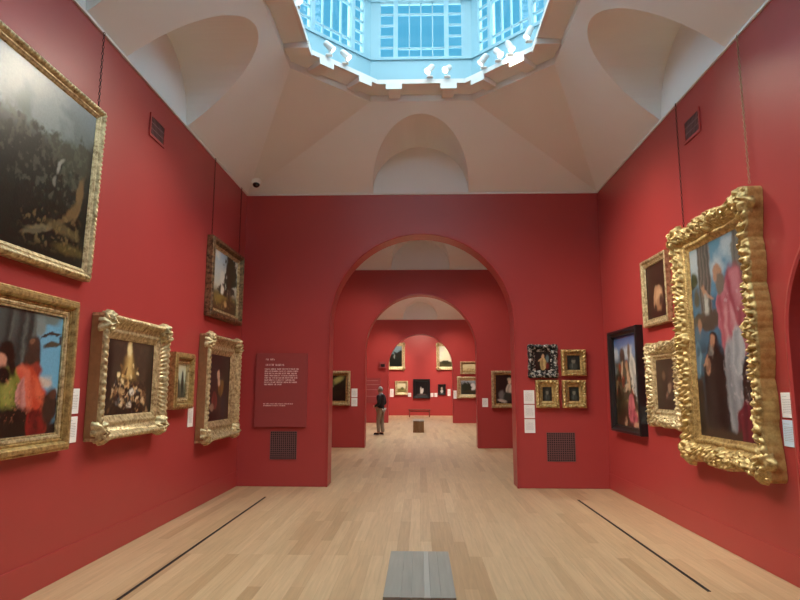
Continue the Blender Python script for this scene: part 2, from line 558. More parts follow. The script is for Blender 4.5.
WARM = (1, .86, .68)
LAMPS = [
  # x, y, target, W, size, label
  (.16, 8.48, (-3.0, 6.2, 1.7), 150, 56, 'white spotlight left of the pair on the far lantern ledge'),
  (.42, 8.48, (-3.0, 4.4, 1.9), 170, 56, 'white spotlight right of the pair on the far lantern ledge'),
  (.93, 8.24, (-3.0, 8.8, 1.4), 140, 50, 'white spotlight on the right slanted ledge beside the far ledge'),
  (1.12, 8.06, (3.1, 5.6, 2.3), 150, 56, 'white spotlight second from the far ledge on the right slant'),
  (1.26, 7.90, (3.1, 6.3, 1.6), 110, 56, 'white spotlight third from the far ledge on the right slant'),
  (1.47, 7.58, (-1.6, 7.8, 0), 140, 80, 'white spotlight at the near corner of the right slanted ledge'),
  (-1.05, 8.06, (3.1, 7.4, 2.0), 190, 54, 'white spotlight nearer the far ledge on the left slant'),
  (-1.25, 7.84, (3.1, 8.5, 2.3), 290, 54, 'white spotlight nearer the side wall on the left slant'),
  (-1.49, 6.75, (1.6, 7.4, 0), 170, 80, 'white spotlight farther along the left long ledge'),
  (-1.49, 6.1, (2.5, 10.3, 2.2), 100, 40, 'white spotlight nearer along the left long ledge'),
]
for x, y, t, p, s, lab in LAMPS:
    track_spot(x, y, t, p, lab, s, WARM)
# lamps of the near half of the room, out of the picture
for (x, y, t, p, s) in ((1.57, 4.0, (-3, 3.4, 1.9), 80, 60), (-1.53, 2.3, (3.0, 5.6, 2.2), 130, 40), (1.57, 5.2, (-2.1, 10.3, 3.6), 12, 40), (-1.53, 2.5, (0, 6.5, 0), 170, 80), (1.57, 2.5, (0, 4.6, 0), 150, 80)):
    add_spot((x, y, ZR+.15), t, p, s, col=WARM)
# lamps of the rooms beyond
def room_lamps(r, k):
    y0, y1 = r
    for (x, y, t, p, s) in (
        (-1.0, y1-2.2, (-2.2, y1, 1.2), 100*k, 60), (1.0, y1-2.2, (2.2, y1, 1.2), 100*k, 60),
        (-1.4, y1-3.2, (XR, y1-1.5, 2), 120*k, 70), (1.4, y1-3.2, (XL, y1-1.5, 2), 120*k, 70),
        (0, (y0+y1)/2, (0, (y0+y1)/2, 0), 170*k, 110)):
        add_spot((x, y, ZR), t, p, s, col=WARM)
room_lamps(ROOMS[1], .85); room_lamps(ROOMS[2], 1.7); room_lamps(ROOMS[3], 2.0)
add_spot((0, 34.2, ZR), (0, 38.3, 2.2), 340, 80, col=WARM)
add_spot((0, 21.4, ZR), (0, 21.4, 0), 160, 110, col=WARM)

# ------------------------------------------------------------------ painting of the canvases
_rng = np.random.RandomState(3)
_tab = _rng.rand(256, 256)
def vnoise(x, y):
    xi = np.floor(x).astype(int); yi = np.floor(y).astype(int)
    fx = x-xi; fy = y-yi
    fx = fx*fx*(3-2*fx); fy = fy*fy*(3-2*fy)
    g = lambda a, b: _tab[a % 256, b % 256]
    return (g(xi, yi)*(1-fx)+g(xi+1, yi)*fx)*(1-fy) + (g(xi, yi+1)*(1-fx)+g(xi+1, yi+1)*fx)*fy
def fbm(x, y, o=4):
    s = 0; a = .5; t = 0
    for k in range(o):
        s = s + a*vnoise(x*2**k+17*k, y*2**k+31*k); t += a; a *= .55
    return s/t
class Paint:
    def __init__(p, nu, nv, asp, seed):
        p.u, p.v = np.meshgrid(np.linspace(0, 1, nu), np.linspace(0, 1, nv))
        p.asp = asp; p.s = seed*13.7
        p.c = np.zeros((nv, nu, 3))
        w = .035
        p.wu = p.u + w*(fbm(p.u*9+p.s, p.v*9/asp)-.5)*2
        p.wv = p.v + w*(fbm(p.u*9+p.s+50, p.v*9/asp+9)-.5)*2
        p.wu = p.wu + .006*(fbm(p.u*40*asp+p.s, p.v*40)-.5)*2; p.wv = p.wv + .006*(fbm(p.u*40*asp+p.s+7, p.v*40+3)-.5)*2
    def grad(p, stops):
        ys = [s[0] for s in stops]
        cs = np.array([lin(*s[1])[:3] for s in stops])
        for k in range(3):
            p.c[..., k] = np.interp(p.wv, ys, cs[:, k])
        return p
    def lay(p, m, col):
        m = np.clip(m, 0, 1)[..., None]
        p.c = p.c*(1-m) + np.array(lin(*col)[:3])*m
        return p
    def e(p, cx, cy, rx, ry, col, soft=.3, rot=0, op=1.):
        a = math.radians(rot); x = p.wu-cx; y = p.wv-cy
        X = x*math.cos(a)+y*math.sin(a); Y = -x*math.sin(a)+y*math.cos(a)
        d = np.sqrt((X/rx)**2+(Y/ry)**2)
        return p.lay(op*np.clip((1-d)/soft+.5, 0, 1), col)
    def band(p, x0, x1, y0, y1, col, soft=.012, op=1., lean=0):
        x = p.wu - lean*(p.v-.5)
        f = lambda t: np.clip(t/soft+.5, 0, 1)
        return p.lay(op*f(x-x0)*f(x1-x)*f(p.wv-y0)*f(y1-p.wv), col)
    def clouds(p, y0, y1, col, sc=4, th=.5, op=.8):
        n = fbm(p.u*sc*p.asp+p.s, p.v*sc+p.s, 5)
        g = np.clip((p.v-y0)/.05, 0, 1)*np.clip((y1-p.v)/.05, 0, 1)
        return p.lay(op*g*np.clip((n-th)*7, 0, 1), col)
    def foliage(p, fn, col, sc=14, op=1.):
        """fn: mask, broken by leaf sized noise"""
        n = fbm(p.u*sc*p.asp+p.s*2, p.v*sc+p.s, 4)
        return p.lay(op*np.clip((fn(p.u, p.v)+(n-.5)*1.2)*6, 0, 1), col)
    def speck(p, x0, x1, y0, y1, col, sc=26, th=.6, op=.8):
        n = fbm(p.u*sc*p.asp+p.s*3, p.v*sc+p.s*5, 3)
        g = np.clip((p.u-x0)/.05, 0, 1)*np.clip((x1-p.u)/.05, 0, 1)*np.clip((p.v-y0)/.05, 0, 1)*np.clip((y1-p.v)/.05, 0, 1)
        return p.lay(op*g*np.clip((n-th)*12, 0, 1), col)
    def folds(p, cx, cy, rx, ry, ca, cb, n=7, rot=0, soft=.2):
        p.e(cx, cy, rx, ry, ca, soft, rot)
        a = math.radians(rot); X = (p.wu-cx)*math.cos(a)+(p.wv-cy)*math.sin(a); Y = -(p.wu-cx)*math.sin(a)+(p.wv-cy)*math.cos(a)
        d = np.sqrt((X/rx)**2+(Y/ry)**2)
        s = .5+.5*np.sin(X/rx*n+3*fbm(p.u*4+p.s, p.v*3)*2)
        return p.lay(np.clip((1-d)/soft, 0, 1)*s*.8, cb)

def P_landscape(p):
    p.grad([(0, (36, 32, 22)), (.25, (34, 32, 22)), (.6, (40, 42, 34)), (.72, (92, 104, 100)), (1, (112, 130, 138))])
    p.clouds(.66, 1.02, (140, 152, 152), 3, .48)
    p.foliage(lambda u, v: (.70+.06*np.sin(u*9)+.16*np.clip(u-.75, 0, 1)-v)*4, (58, 62, 48), 16)
    p.foliage(lambda u, v: (.58+.10*np.sin(u*11+1)+.3*np.clip(u-.8, 0, 1)-v)*4, (30, 31, 22), 22)
    p.speck(.0, 1, .3, .75, (88, 92, 76), 30, .57, .6); p.speck(.0, 1, .1, .6, (16, 16, 11), 18, .54, .6)
    p.e(.93, .42, .018, .16, (120, 96, 62), .5, -10); p.e(.89, .32, .022, .10, (112, 88, 54), .5, -22); p.e(.84, .24, .06, .018, (104, 84, 54), .5, 40)
    p.e(.74, .17, .10, .018, (120, 108, 80), .5, 24); p.e(.69, .13, .07, .012, (104, 94, 70), .6, 30); p.e(.86, .18, .12, .03, (96, 82, 52), .6, -10)
    p.e(.80, .54, .012, .05, (150, 148, 136), .6, -16); p.e(.78, .44, .010, .03, (120, 120, 110), .6); p.e(.90, .08, .1, .03, (86, 74, 40), .6)
    p.speck(.6, 1, .03, .3, (132, 112, 72), 34, .6, .6); p.band(.97, 1.2, .1, .8, (22, 22, 16), .04)
def P_scene(p):
    p.grad([(0, (34, 20, 16)), (.3, (60, 58, 54)), (1, (84, 88, 84))])
    p.band(.77, 1.2, .1, 1.1, (112, 170, 200), .04); p.clouds(.3, .5, (196, 190, 180), 5, .45)
    p.e(.86, .97, .13, .07, (112, 124, 120), .4); p.e(.80, .88, .06, .09, (126, 136, 132), .5); p.e(.86, .43, .06, .03, (206, 186, 170), .7)
    for x in (.1, .25, .40, .52, .62, .69):
        p.band(x, x+.06, .4, 1.2, (56, 58, 54), .03); p.band(x+.045, x+.065, .4, 1.2, (100, 104, 98), .02)
    p.e(.76, .60, .07, .17, (70, 52, 42), .3); p.e(.76, .74, .045, .06, (78, 56, 44), .4); p.e(.74, .76, .02, .025, (128, 92, 70), .5)
    p.e(.90, .82, .10, .014, (62, 52, 42), .4, 24); p.e(.92, .74, .08, .018, (84, 74, 58), .4, 20); p.e(.985, .79, .014, .05, (66, 56, 46), .4)
    p.e(.80, .52, .05, .06, (150, 60, 46), .5)
    p.folds(.76, .26, .15, .30, (198, 72, 46), (228, 112, 80), 6, 16); p.folds(.70, .34, .08, .22, (222, 110, 84), (200, 76, 56), 4, 8)
    p.folds(.60, .36, .08, .20, (124, 124, 52), (160, 156, 80), 5, 6); p.folds(.69, .30, .04, .16, (206, 140, 130), (170, 100, 90), 4)
    p.e(.57, .65, .055, .09, (44, 28, 20), .3); p.e(.525, .58, .035, .06, (214, 150, 124), .4); p.e(.60, .56, .02, .1, (40, 26, 18), .5, 10); p.e(.55, .48, .05, .07, (34, 22, 18), .5)
    p.e(.62, .10, .22, .13, (36, 26, 18), .4); p.folds(.82, .08, .09, .12, (140, 36, 30), (96, 26, 24), 5)
    p.e(.93, .22, .07, .16, (62, 44, 34), .4); p.e(.95, .33, .035, .05, (88, 58, 44), .4)
    p.e(.25, .3, .2, .3, (90, 40, 34), .4); p.e(.3, .62, .05, .08, (170, 120, 96), .4)
    p.speck(.5, .8, .1, .5, (240, 150, 110), 40, .66, .35); p.speck(.4, 1, 0, .35, (26, 16, 12), 30, .6, .4)
def P_vision(p):
    p.grad([(0, (44, 34, 24)), (.5, (66, 56, 44)), (1, (60, 52, 44))])
    p.clouds(0, 1, (84, 72, 56), 5, .5, .6)
    for w, c in ((1.1, (120, 96, 58)), (.75, (176, 142, 84)), (.4, (218, 186, 120))):
        m = (.34*w*(1.02-p.v)+.035 - np.abs(p.wu-.46))*14
        p.lay(np.clip(m, 0, 1)*np.clip((p.v-.40)*6, 0, 1)*.8, c)
    p.e(.45, .88, .05, .1, (236, 214, 160), .7)
    r = random.Random(5)
    for k in range(70):
        x = .06+.88*r.random(); y = .03+.46*r.random()*(1-abs(x-.46)*.7)
        p.e(x, y, .012+.026*r.random(), .02+.045*r.random(), r.choice([(170, 138, 98), (60, 44, 30), (206, 180, 140), (46, 34, 24), (130, 98, 66), (196, 160, 110), (90, 92, 92)]), .5, r.randrange(-50, 50))
    for k in range(26):
        x = .46+(r.random()-.5)*.42; y = .42+.34*r.random()*(1-abs(x-.46)*2)
        p.e(x, y, .012+.012*r.random(), .02+.025*r.random(), r.choice([(206, 170, 108), (130, 98, 60), (230, 204, 150), (104, 80, 50)]), .6, r.randrange(-60, 60))
    p.e(.54, .3, .05, .06, (222, 214, 198), .5, 20); p.e(.48, .13, .06, .04, (206, 194, 174), .5); p.e(.95, .5, .1, .45, (46, 38, 30), .8); p.e(.03, .5, .09, .5, (40, 33, 26), .8)
    p.speck(.1, .9, 0, .5, (30, 22, 16), 30, .56, .7)
def P_figures_sky(p):
    p.grad([(0, (60, 58, 44)), (.4, (110, 116, 96)), (.55, (170, 178, 156)), (1, (206, 206, 178))])
    p.e(.36, .28, .12, .34, (52, 54, 44), .4, 8); p.e(.72, .42, .12, .36, (36, 38, 34), .4); p.e(.72, .72, .06, .06, (46, 40, 34), .4); p.e(.2, .1, .3, .1, (70, 66, 44), .5)
def P_dark_lady(p):
    p.grad([(0, (44, 28, 24)), (1, (56, 38, 34))])
    p.folds(.55, .34, .2, .32, (70, 52, 38), (44, 34, 34), 5); p.folds(.6, .5, .14, .13, (134, 100, 52), (90, 66, 38), 5)
    p.e(.52, .7, .1, .1, (40, 22, 18), .4); p.e(.47, .68, .06, .075, (204, 164, 134), .4); p.e(.5, .58, .06, .06, (196, 156, 124), .5)
    p.folds(.32, .3, .12, .12, (130, 60, 50), (84, 40, 36), 4); p.e(.22, .2, .08, .06, (150, 120, 100), .5); p.e(.74, .2, .1, .2, (40, 40, 52), .5)
def P_tree(p):
    p.grad([(0, (60, 44, 26)), (.3, (110, 100, 62)), (.42, (196, 196, 180)), (1, (150, 178, 196))])
    p.clouds(.45, 1.02, (214, 212, 200), 3, .5)
    p.foliage(lambda u, v: 1.1-np.sqrt(((u-.74)/.26)**2+((v-.7)/.34)**2), (46, 52, 34), 12)
    p.foliage(lambda u, v: .9-np.sqrt(((u-.42)/.2)**2+((v-.36)/.14)**2), (52, 50, 32), 12)
    p.band(.66, .72, .2, .6, (56, 42, 28), .03); p.band(.58, .63, .22, .55, (48, 38, 26), .03, 1, .1)
    p.e(.42, .36, .06, .1, (226, 222, 206), .5); p.e(.4, .2, .26, .08, (138, 120, 62), .6); p.e(.72, .14, .3, .1, (74, 54, 32), .6); p.e(.56, .15, .05, .06, (190, 160, 110), .6)
    p.speck(0, 1, 0, .3, (160, 130, 80), 20, .6, .6)
def P_torso(p):
    p.grad([(0, (44, 28, 20)), (1, (58, 42, 32))])
    p.e(.58, .40, .2, .18, (190, 152, 116), .5, 14); p.e(.6, .24, .14, .12, (156, 116, 84), .6); p.e(.55, .58, .09, .08, (176, 136, 104), .5); p.e(.56, .63, .1, .06, (52, 32, 22), .6)
    p.e(.4, .4, .05, .2, (170, 130, 98), .5, -20); p.e(.7, .3, .08, .1, (70, 48, 36), .6)
def P_crowd(p):
    p.grad([(0, (60, 52, 40)), (.4, (92, 80, 62)), (.68, (100, 96, 82)), (.8, (130, 156, 192)), (1, (60, 96, 160))])
    p.clouds(.72, .9, (210, 214, 216), 4, .45)
    r = random.Random(11)
    for k in range(60):
        x = r.random(); y = .04+.66*r.random()
        p.e(x, y, .02+.05*r.random(), .02+.05*r.random(), r.choice([(70, 52, 36), (136, 108, 76), (196, 158, 124), (44, 36, 30), (90, 70, 46), (110, 112, 114), (150, 74, 50), (40, 34, 26)]), .4, r.randrange(-50, 50))
    p.e(.34, .78, .10, .09, (84, 68, 58), .4); p.e(.62, .8, .05, .1, (120, 104, 88), .4)
    p.folds(.74, .56, .12, .22, (222, 216, 206), (160, 156, 150), 5, 14); p.folds(.86, .42, .10, .16, (196, 196, 194), (140, 142, 146), 4, 20)
    p.e(.55, .5, .06, .13, (212, 174, 142), .4, 20); p.e(.46, .42, .10, .035, (206, 180, 152), .4, 30); p.e(.3, .62, .04, .11, (206, 172, 144), .4, -20); p.e(.5, .67, .05, .05, (190, 150, 120), .4)
    p.folds(.62, .20, .13, .15, (214, 118, 128), (176, 82, 92), 5, -20); p.folds(.72, .10, .09, .1, (206, 104, 116), (160, 70, 82), 4, 10); p.e(.2, .2, .2, .18, (50, 42, 28), .5); p.e(.78, .03, .1, .025, (206, 164, 132), .5)
    p.speck(0, 1, 0, .6, (34, 26, 20), 24, .58, .6)
def P_dim_pair(p):
    p.grad([(0, (44, 30, 24)), (1, (62, 48, 38))])
    p.e(.38, .36, .24, .34, (52, 36, 30), .5); p.e(.38, .66, .09, .08, (112, 84, 64), .6); p.e(.7, .5, .14, .3, (70, 52, 44), .6); p.e(.66, .44, .09, .1, (130, 104, 86), .6); p.e(.5, .3, .06, .06, (108, 74, 58), .6)
def P_robes(p):
    p.grad([(0, (64, 52, 42)), (.35, (70, 100, 116)), (.6, (84, 134, 164)), (1, (110, 164, 190))])
    p.clouds(.78, 1.02, (206, 216, 220), 4, .42); p.clouds(.45, .82, (66, 104, 130), 5, .48)
    p.band(.16, .40, .58, 1.2, (116, 112, 104), .03)
    for x in (.18, .24, .30, .36):
        p.band(x, x+.022, .58, 1.2, (84, 82, 78), .015); p.band(x+.03, x+.04, .58, 1.2, (146, 142, 132), .012)
    p.band(.82, 1.2, .5, 1.2, (132, 130, 120), .03)
    for x in (.86, .93):
        p.band(x, x+.022, .5, 1.2, (98, 98, 92), .015)
    p.e(.07, .83, .08, .045, (62, 74, 52), .4); p.e(.1, .72, .05, .05, (90, 90, 76), .5)
    p.band(0, .5, .57, .625, (104, 96, 84), .02); p.e(.26, .60, .22, .05, (88, 80, 70), .4)
    p.folds(.74, .68, .22, .15, (168, 78, 92), (222, 150, 158), 7, 24); p.folds(.60, .62, .12, .12, (204, 124, 134), (160, 74, 86), 5, 10)
    p.folds(.68, .48, .16, .20, (184, 92, 104), (228, 168, 172), 7, 6); p.folds(.90, .52, .09, .12, (190, 104, 114), (150, 66, 78), 5)
    p.folds(.68, .26, .15, .24, (178, 180, 184), (128, 132, 138), 7, 6); p.folds(.80, .42, .10, .12, (200, 202, 204), (150, 154, 160), 5, -20)
    p.e(.92, .24, .09, .14, (50, 38, 32), .3); p.folds(.86, .05, .17, .13, (136, 52, 62), (92, 34, 42), 8, -4)
    p.e(.53, .83, .075, .045, (192, 148, 120), .3); p.e(.57, .775, .075, .05, (132, 122, 110), .4); p.e(.48, .80, .035, .02, (196, 150, 122), .5)
    p.e(.33, .73, .12, .014, (200, 156, 128), .5, -16); p.e(.26, .745, .03, .03, (196, 150, 120), .5); p.band(.25, .33, .63, .72, (206, 206, 196), .03)
    p.folds(.36, .22, .22, .28, (40, 35, 33), (58, 50, 46), 4); p.e(.36, .50, .07, .045, (62, 46, 36), .35); p.e(.34, .48, .05, .04, (186, 138, 110), .4); p.e(.30, .445, .06, .02, (150, 146, 138), .5)
    p.e(.24, .37, .04, .04, (196, 148, 120), .4); p.e(.2, .40, .05, .014, (186, 140, 112), .5, 40)
    p.folds(.05, .40, .06, .1, (120, 160, 180), (90, 126, 150), 4); p.e(.12, .57, .04, .03, (180, 136, 108), .5)
    p.band(-.1, .75, -.1, .05, (84, 70, 54), .03); p.band(-.1, .12, .0, .3, (58, 48, 42), .05)
    p.speck(.5, 1, .1, .75, (236, 220, 220), 34, .66, .4); p.speck(0, .6, 0, .5, (24, 20, 18), 20, .6, .5)
def P_bust(p):
    p.grad([(0, (22, 24, 22)), (1, (30, 34, 32))])
    p.e(.5, .24, .3, .26, (60, 62, 58), .5); p.e(.5, .6, .15, .17, (120, 116, 104), .5); p.e(.5, .76, .17, .08, (54, 50, 44), .5); p.e(.4, .3, .05, .18, (92, 94, 88), .6)
def P_jewel(p):
    p.grad([(0, (40, 20, 18)), (1, (26, 24, 24))])
    p.folds(.52, .36, .2, .34, (196, 168, 112), (120, 92, 60), 5); p.e(.52, .76, .09, .11, (190, 146, 112), .4); p.e(.8, .62, .1, .2, (90, 110, 116), .5); p.e(.78, .25, .1, .16, (104, 32, 30), .5); p.e(.3, .55, .12, .05, (184, 140, 104), .5, 30)
def P_dark_patch(p):
    p.grad([(0, (22, 16, 12)), (1, (40, 34, 22))])
    p.e(.6, .82, .3, .12, (150, 146, 84), .7, 24); p.e(.35, .72, .12, .06, (110, 100, 60), .7); p.e(.35, .58, .05, .04, (150, 140, 110), .6); p.e(.6, .3, .2, .1, (44, 34, 22), .7)
def P_white_lady(p):
    p.grad([(0, (28, 20, 18)), (1, (48, 32, 28))])
    p.folds(.62, .46, .17, .22, (206, 190, 170), (150, 138, 124), 5); p.e(.62, .76, .08, .09, (214, 176, 148), .4); p.e(.62, .84, .1, .05, (190, 170, 140), .5)
    p.e(.5, .24, .3, .16, (48, 52, 46), .4); p.e(.25, .3, .12, .16, (110, 104, 100), .5); p.e(.28, .1, .2, .05, (186, 172, 160), .5, -14)
def P_sky_low(p):
    p.grad([(0, (64, 58, 38)), (.22, (90, 84, 54)), (.28, (206, 204, 176)), (1, (224, 218, 190))]); p.clouds(.35, 1.02, (196, 198, 184), 3, .5)
    p.e(.5, .2, .4, .1, (54, 52, 36), .4)
def P_night_wood(p):
    p.grad([(0, (20, 20, 16)), (.5, (30, 34, 30)), (.7, (96, 120, 130)), (1, (120, 140, 150))]); p.foliage(lambda u, v: (.62+.2*u-v)*4, (22, 26, 20), 12); p.e(.4, .5, .06, .1, (120, 124, 116), .5)
def P_pastoral(p):
    p.grad([(0, (90, 78, 40)), (.4, (150, 140, 84)), (.5, (206, 200, 160)), (1, (216, 206, 168))]); p.e(.6, .42, .2, .16, (84, 84, 48), .4); p.e(.3, .3, .2, .1, (110, 96, 52), .5)
def P_white_figure(p):
    p.grad([(0, (26, 22, 22)), (1, (18, 16, 18))]); p.e(.56, .34, .1, .2, (206, 196, 186), .4, -10); p.e(.44, .4, .05, .24, (196, 186, 176), .4); p.e(.5, .1, .4, .06, (80, 72, 72), .5)
def P_white_bust(p):
    p.grad([(0, (24, 20, 22)), (1, (30, 26, 26))]); p.e(.5, .28, .26, .22, (190, 186, 180), .4); p.e(.5, .66, .16, .16, (186, 160, 140), .4)
def P_pale(p):
    p.grad([(0, (170, 150, 96)), (.3, (206, 190, 140)), (1, (214, 204, 160))]); p.speck(0, 1, 0, .4, (120, 104, 64), 16, .55)
def P_wood_clouds(p):
    p.grad([(0, (40, 38, 28)), (.5, (70, 76, 66)), (1, (150, 160, 164))]); p.e(.75, .55, .2, .25, (206, 206, 200), .4); p.foliage(lambda u, v: 1-np.sqrt(((u-.35)/.34)**2+((v-.5)/.4)**2), (36, 44, 30), 12); p.e(.6, .2, .4, .1, (60, 54, 36), .5)

# ------------------------------------------------------------------ frames
def interp_prof(prof, m):
    """resample profile polyline [(t, w)] to m+1 points by arc length"""
    P = np.array(prof, float)
    d = np.r_[0, np.cumsum(np.hypot(*(np.diff(P, axis=0).T)))]
    q = np.linspace(0, d[-1], m+1)
    return np.c_[np.interp(q, d, P[:, 0]), np.interp(q, d, P[:, 1])]

def frame_mesh(name, W, Hh, prof, mat, parent, step=None, m=None, carve=None, scallop=None, side=None):
    """sweeps profile round the rectangle centred on the origin; local x right, z up, -y out of the wall"""
    P = np.array(prof, float) if m is None else interp_prof(prof, m)
    fw = P[:, 0].max()
    vs = []; fs = []
    cs = [(-W/2, -Hh/2, 1, 0, 0, 1, W), (W/2, -Hh/2, 0, 1, -1, 0, Hh), (W/2, Hh/2, -1, 0, 0, -1, W), (-W/2, Hh/2, 0, -1, 1, 0, Hh)]
    for (x0, z0, dx, dz, nx, nz, L) in cs:
        n = 1 if step is None else max(4, int(L/step))
        base = len(vs); mm = len(P)
        for i in range(n+1):
            a = i/n
            sc = min(a, 1-a)*L
            o = scallop(sc, L) if scallop else 0
            for (t, w) in P:
                tt = t - o*(1-t/fw)
                ww = w + (carve(sc, t, w, L) if carve and w > .004 else 0)
                al = tt + (L-2*tt)*a
                vs.append((x0+dx*al+nx*tt, -ww, z0+dz*al+nz*tt))
        for i in range(n):
            for j in range(mm-1):
                p = base+i*mm+j
                fs.append((p, p+1, p+mm+1, p+mm))
    o = obj_from(name, vs, fs, mat, parent, smooth=(m is not None))
    if side is not None:
        o.data.materials.append(side)
        lateral = [P[j][0] < .003 and P[j+1][0] < .003 for j in range(mm-1)]
        o.data.polygons.foreach_set('material_index', [1 if lateral[i % (mm-1)] else 0 for i in range(len(fs))])
    return o

def scroll_carve(amp, p, fw, t0, t1, seed=0.):
    def f(s, t, w, L):
        if t <= t0 or t >= t1: return 0
        k = math.floor(s/p)
        x = s - (k+.5)*p; y = t-(t0+t1)/2 + (.18*(t1-t0) if k % 2 else -.18*(t1-t0))
        r = math.hypot(x, y); th = math.atan2(y, x)*(1 if k % 2 else -1)
        v = .55*math.cos(2*th + r*2.6*2*PI/p) * max(0, 1-r/(p*.75))
        v += .45*math.cos(s*2*PI/(p*.5)+seed)*math.cos((t-t0)/(t1-t0)*3*PI+s*9)
        nx = fbm(np.array([s*26+seed*7]), np.array([t*34+seed*3]), 3)[0]-.5
        v += 1.5*nx
        edge = min(1, (t-t0)/.012, (t1-t)/.012)
        return amp*v*max(0, edge)
    return f
def comb(*fs):
    return lambda s, t, w, L: sum(f(s, t, w, L) for f in fs)
def bead_carve(amp, p, t0, t1):
    def f(s, t, w, L):
        if t <= t0 or t >= t1: return 0
        return amp*(abs(math.sin(s*PI/p))-.5)*math.sin(PI*(t-t0)/(t1-t0))
    return f

def corner_ornament(parent, x, z, r, w, mat, rot):
    n, mr = 64, 12
    vs = [(x, -(w+.055), z)]; fs = []
    for j in range(1, mr+1):
        q = j/mr
        for k in range(n):
            a = 2*PI*k/n
            R = r*(.70+.22*abs(math.cos(3.5*a+rot))+.16*math.cos(2*a+rot*2))*q
            h = (w-.02) + .075*math.sqrt(max(0, 1-q*q)) + .018*math.cos(5*a+2*rot+q*5)*math.sin(PI*q) + .010*math.sin(q*13) + .045*(fbm(np.array([a*3.2+rot*5]), np.array([q*5.5]), 3)[0]-.5)*min(1, 2.2*(1-q)+.25)
            if q == 1: h = max(.004, w-.05)
            vs.append((x+R*math.cos(a), -h, z+R*math.sin(a)))
    for k in range(n):
        fs.append((0, 1+k, 1+(k+1) % n))
    for j in range(mr-1):
        for k in range(n):
            b = 1+j*n; k2 = (k+1) % n
            fs.append((b+k, b+n+k, b+n+k2, b+k2))
    return obj_from('corner_ornament', vs, fs, mat, parent, smooth=True)

def canvas(parent, w, h, y, painter, seed, res, gain=1.):
    nu = max(8, int(w/res)); nv = max(8, int(h/res))
    p = Paint(nu, nv, w/h, seed)
    painter(p)
    u, v = np.meshgrid(np.linspace(-w/2, w/2, nu), np.linspace(-h/2, h/2, nv))
    vs = np.c_[u.ravel(), np.full(u.size, -y), v.ravel()]
    idx = np.arange(nu*nv).reshape(nv, nu)
    q = np.stack([idx[:-1, :-1], idx[:-1, 1:], idx[1:, 1:], idx[1:, :-1]], -1).reshape(-1, 4)
    me = bpy.data.meshes.new('canvas')
    me.from_pydata(vs.tolist(), [], q.tolist())
    at = me.color_attributes.new('paint', 'FLOAT_COLOR', 'POINT')
    c = np.ones((nu*nv, 4), np.float32); c[:, :3] = (p.c*gain).reshape(-1, 3)
    at.data.foreach_set('color', c.ravel())
    me.materials.append(CANVAS)
    return link(bpy.data.objects.new('canvas', me), parent)

SIDES = {'L': (XL, PI/2), 'R': (XR, -PI/2)}
_seed = [0]
def painting(side, c0, c1, z0, z1, label, style, painter, res=.014, tilt=0., group=None, gain=1.):
    """c0..c1 position along the wall (x or y)"""
    W = abs(c1-c0); Hh = z1-z0; cm = (c0+c1)/2; zm = (z0+z1)/2
    if side == 'L': loc, rz = (XL+.004, cm, zm), PI/2
    elif side == 'R': loc, rz = (XR-.004, cm, zm), -PI/2
    else: loc, rz = (cm, side-.004, zm), 0
    t = thing('painting', label, 'painting', loc, rz, group)
    if tilt:
        t.rotation_euler = Euler((math.radians(tilt), 0, 0)).to_matrix().to_4x4().to_euler()
        M = Matrix.Rotation(rz, 4, 'Z') @ Matrix.Rotation(math.radians(tilt), 4, 'X')
        t.rotation_euler = M.to_euler()
        off = Matrix.Rotation(rz, 4, 'Z') @ Vector((0, -math.sin(math.radians(abs(tilt)))*Hh/2, 0))
        t.location = Vector(loc) + off
    _seed[0] += 1
    fw, cy = style(t, W, Hh)
    canvas(t, W-2*fw+.01, Hh-2*fw+.01, cy, painter, _seed[0], res, gain)
    return t

def S_beaded(mat, fw=.11, d=.08):
    def f(t, W, H_):
        prof = [(0, .0), (0, d*.7), (.012, d*.85), (.03, d), (.05, d*.9), (fw*.62, d*.62), (fw*.7, d*.7), (fw*.8, d*.55), (fw*.92, d*.5), (fw, d*.36)]
        frame_mesh('frame', W, H_, prof, mat, t, .011, 26, comb(bead_carve(.016, .045, .004, .05), bead_carve(.008, .03, fw*.66, fw*.84)))
        return fw, d*.34
    return f
def S_stepped(mat, inner, fw=.2, d=.1):
    def f(t, W, H_):
        a = fw*.66
        prof = [(0, 0), (0, d*.8), (.008, d*.86), (.02, d*.86), (.025, d), (.055, d), (.065, d*.9), (a*.8, d*.55), (a*.86, d*.62), (a*.95, d*.62), (a, d*.5)]
        frame_mesh('frame', W, H_, prof, mat, t)
        prof2 = [(0, d*.5), (.012, d*.56), (.03, d*.5), (fw-a-.014, d*.36), (fw-a-.010, d*.42), (fw-a, d*.42), (fw-a, d*.25)]
        frame_mesh('inner_slip', W-2*a, H_-2*a, prof2, inner, t)
        return fw, d*.27
    return f
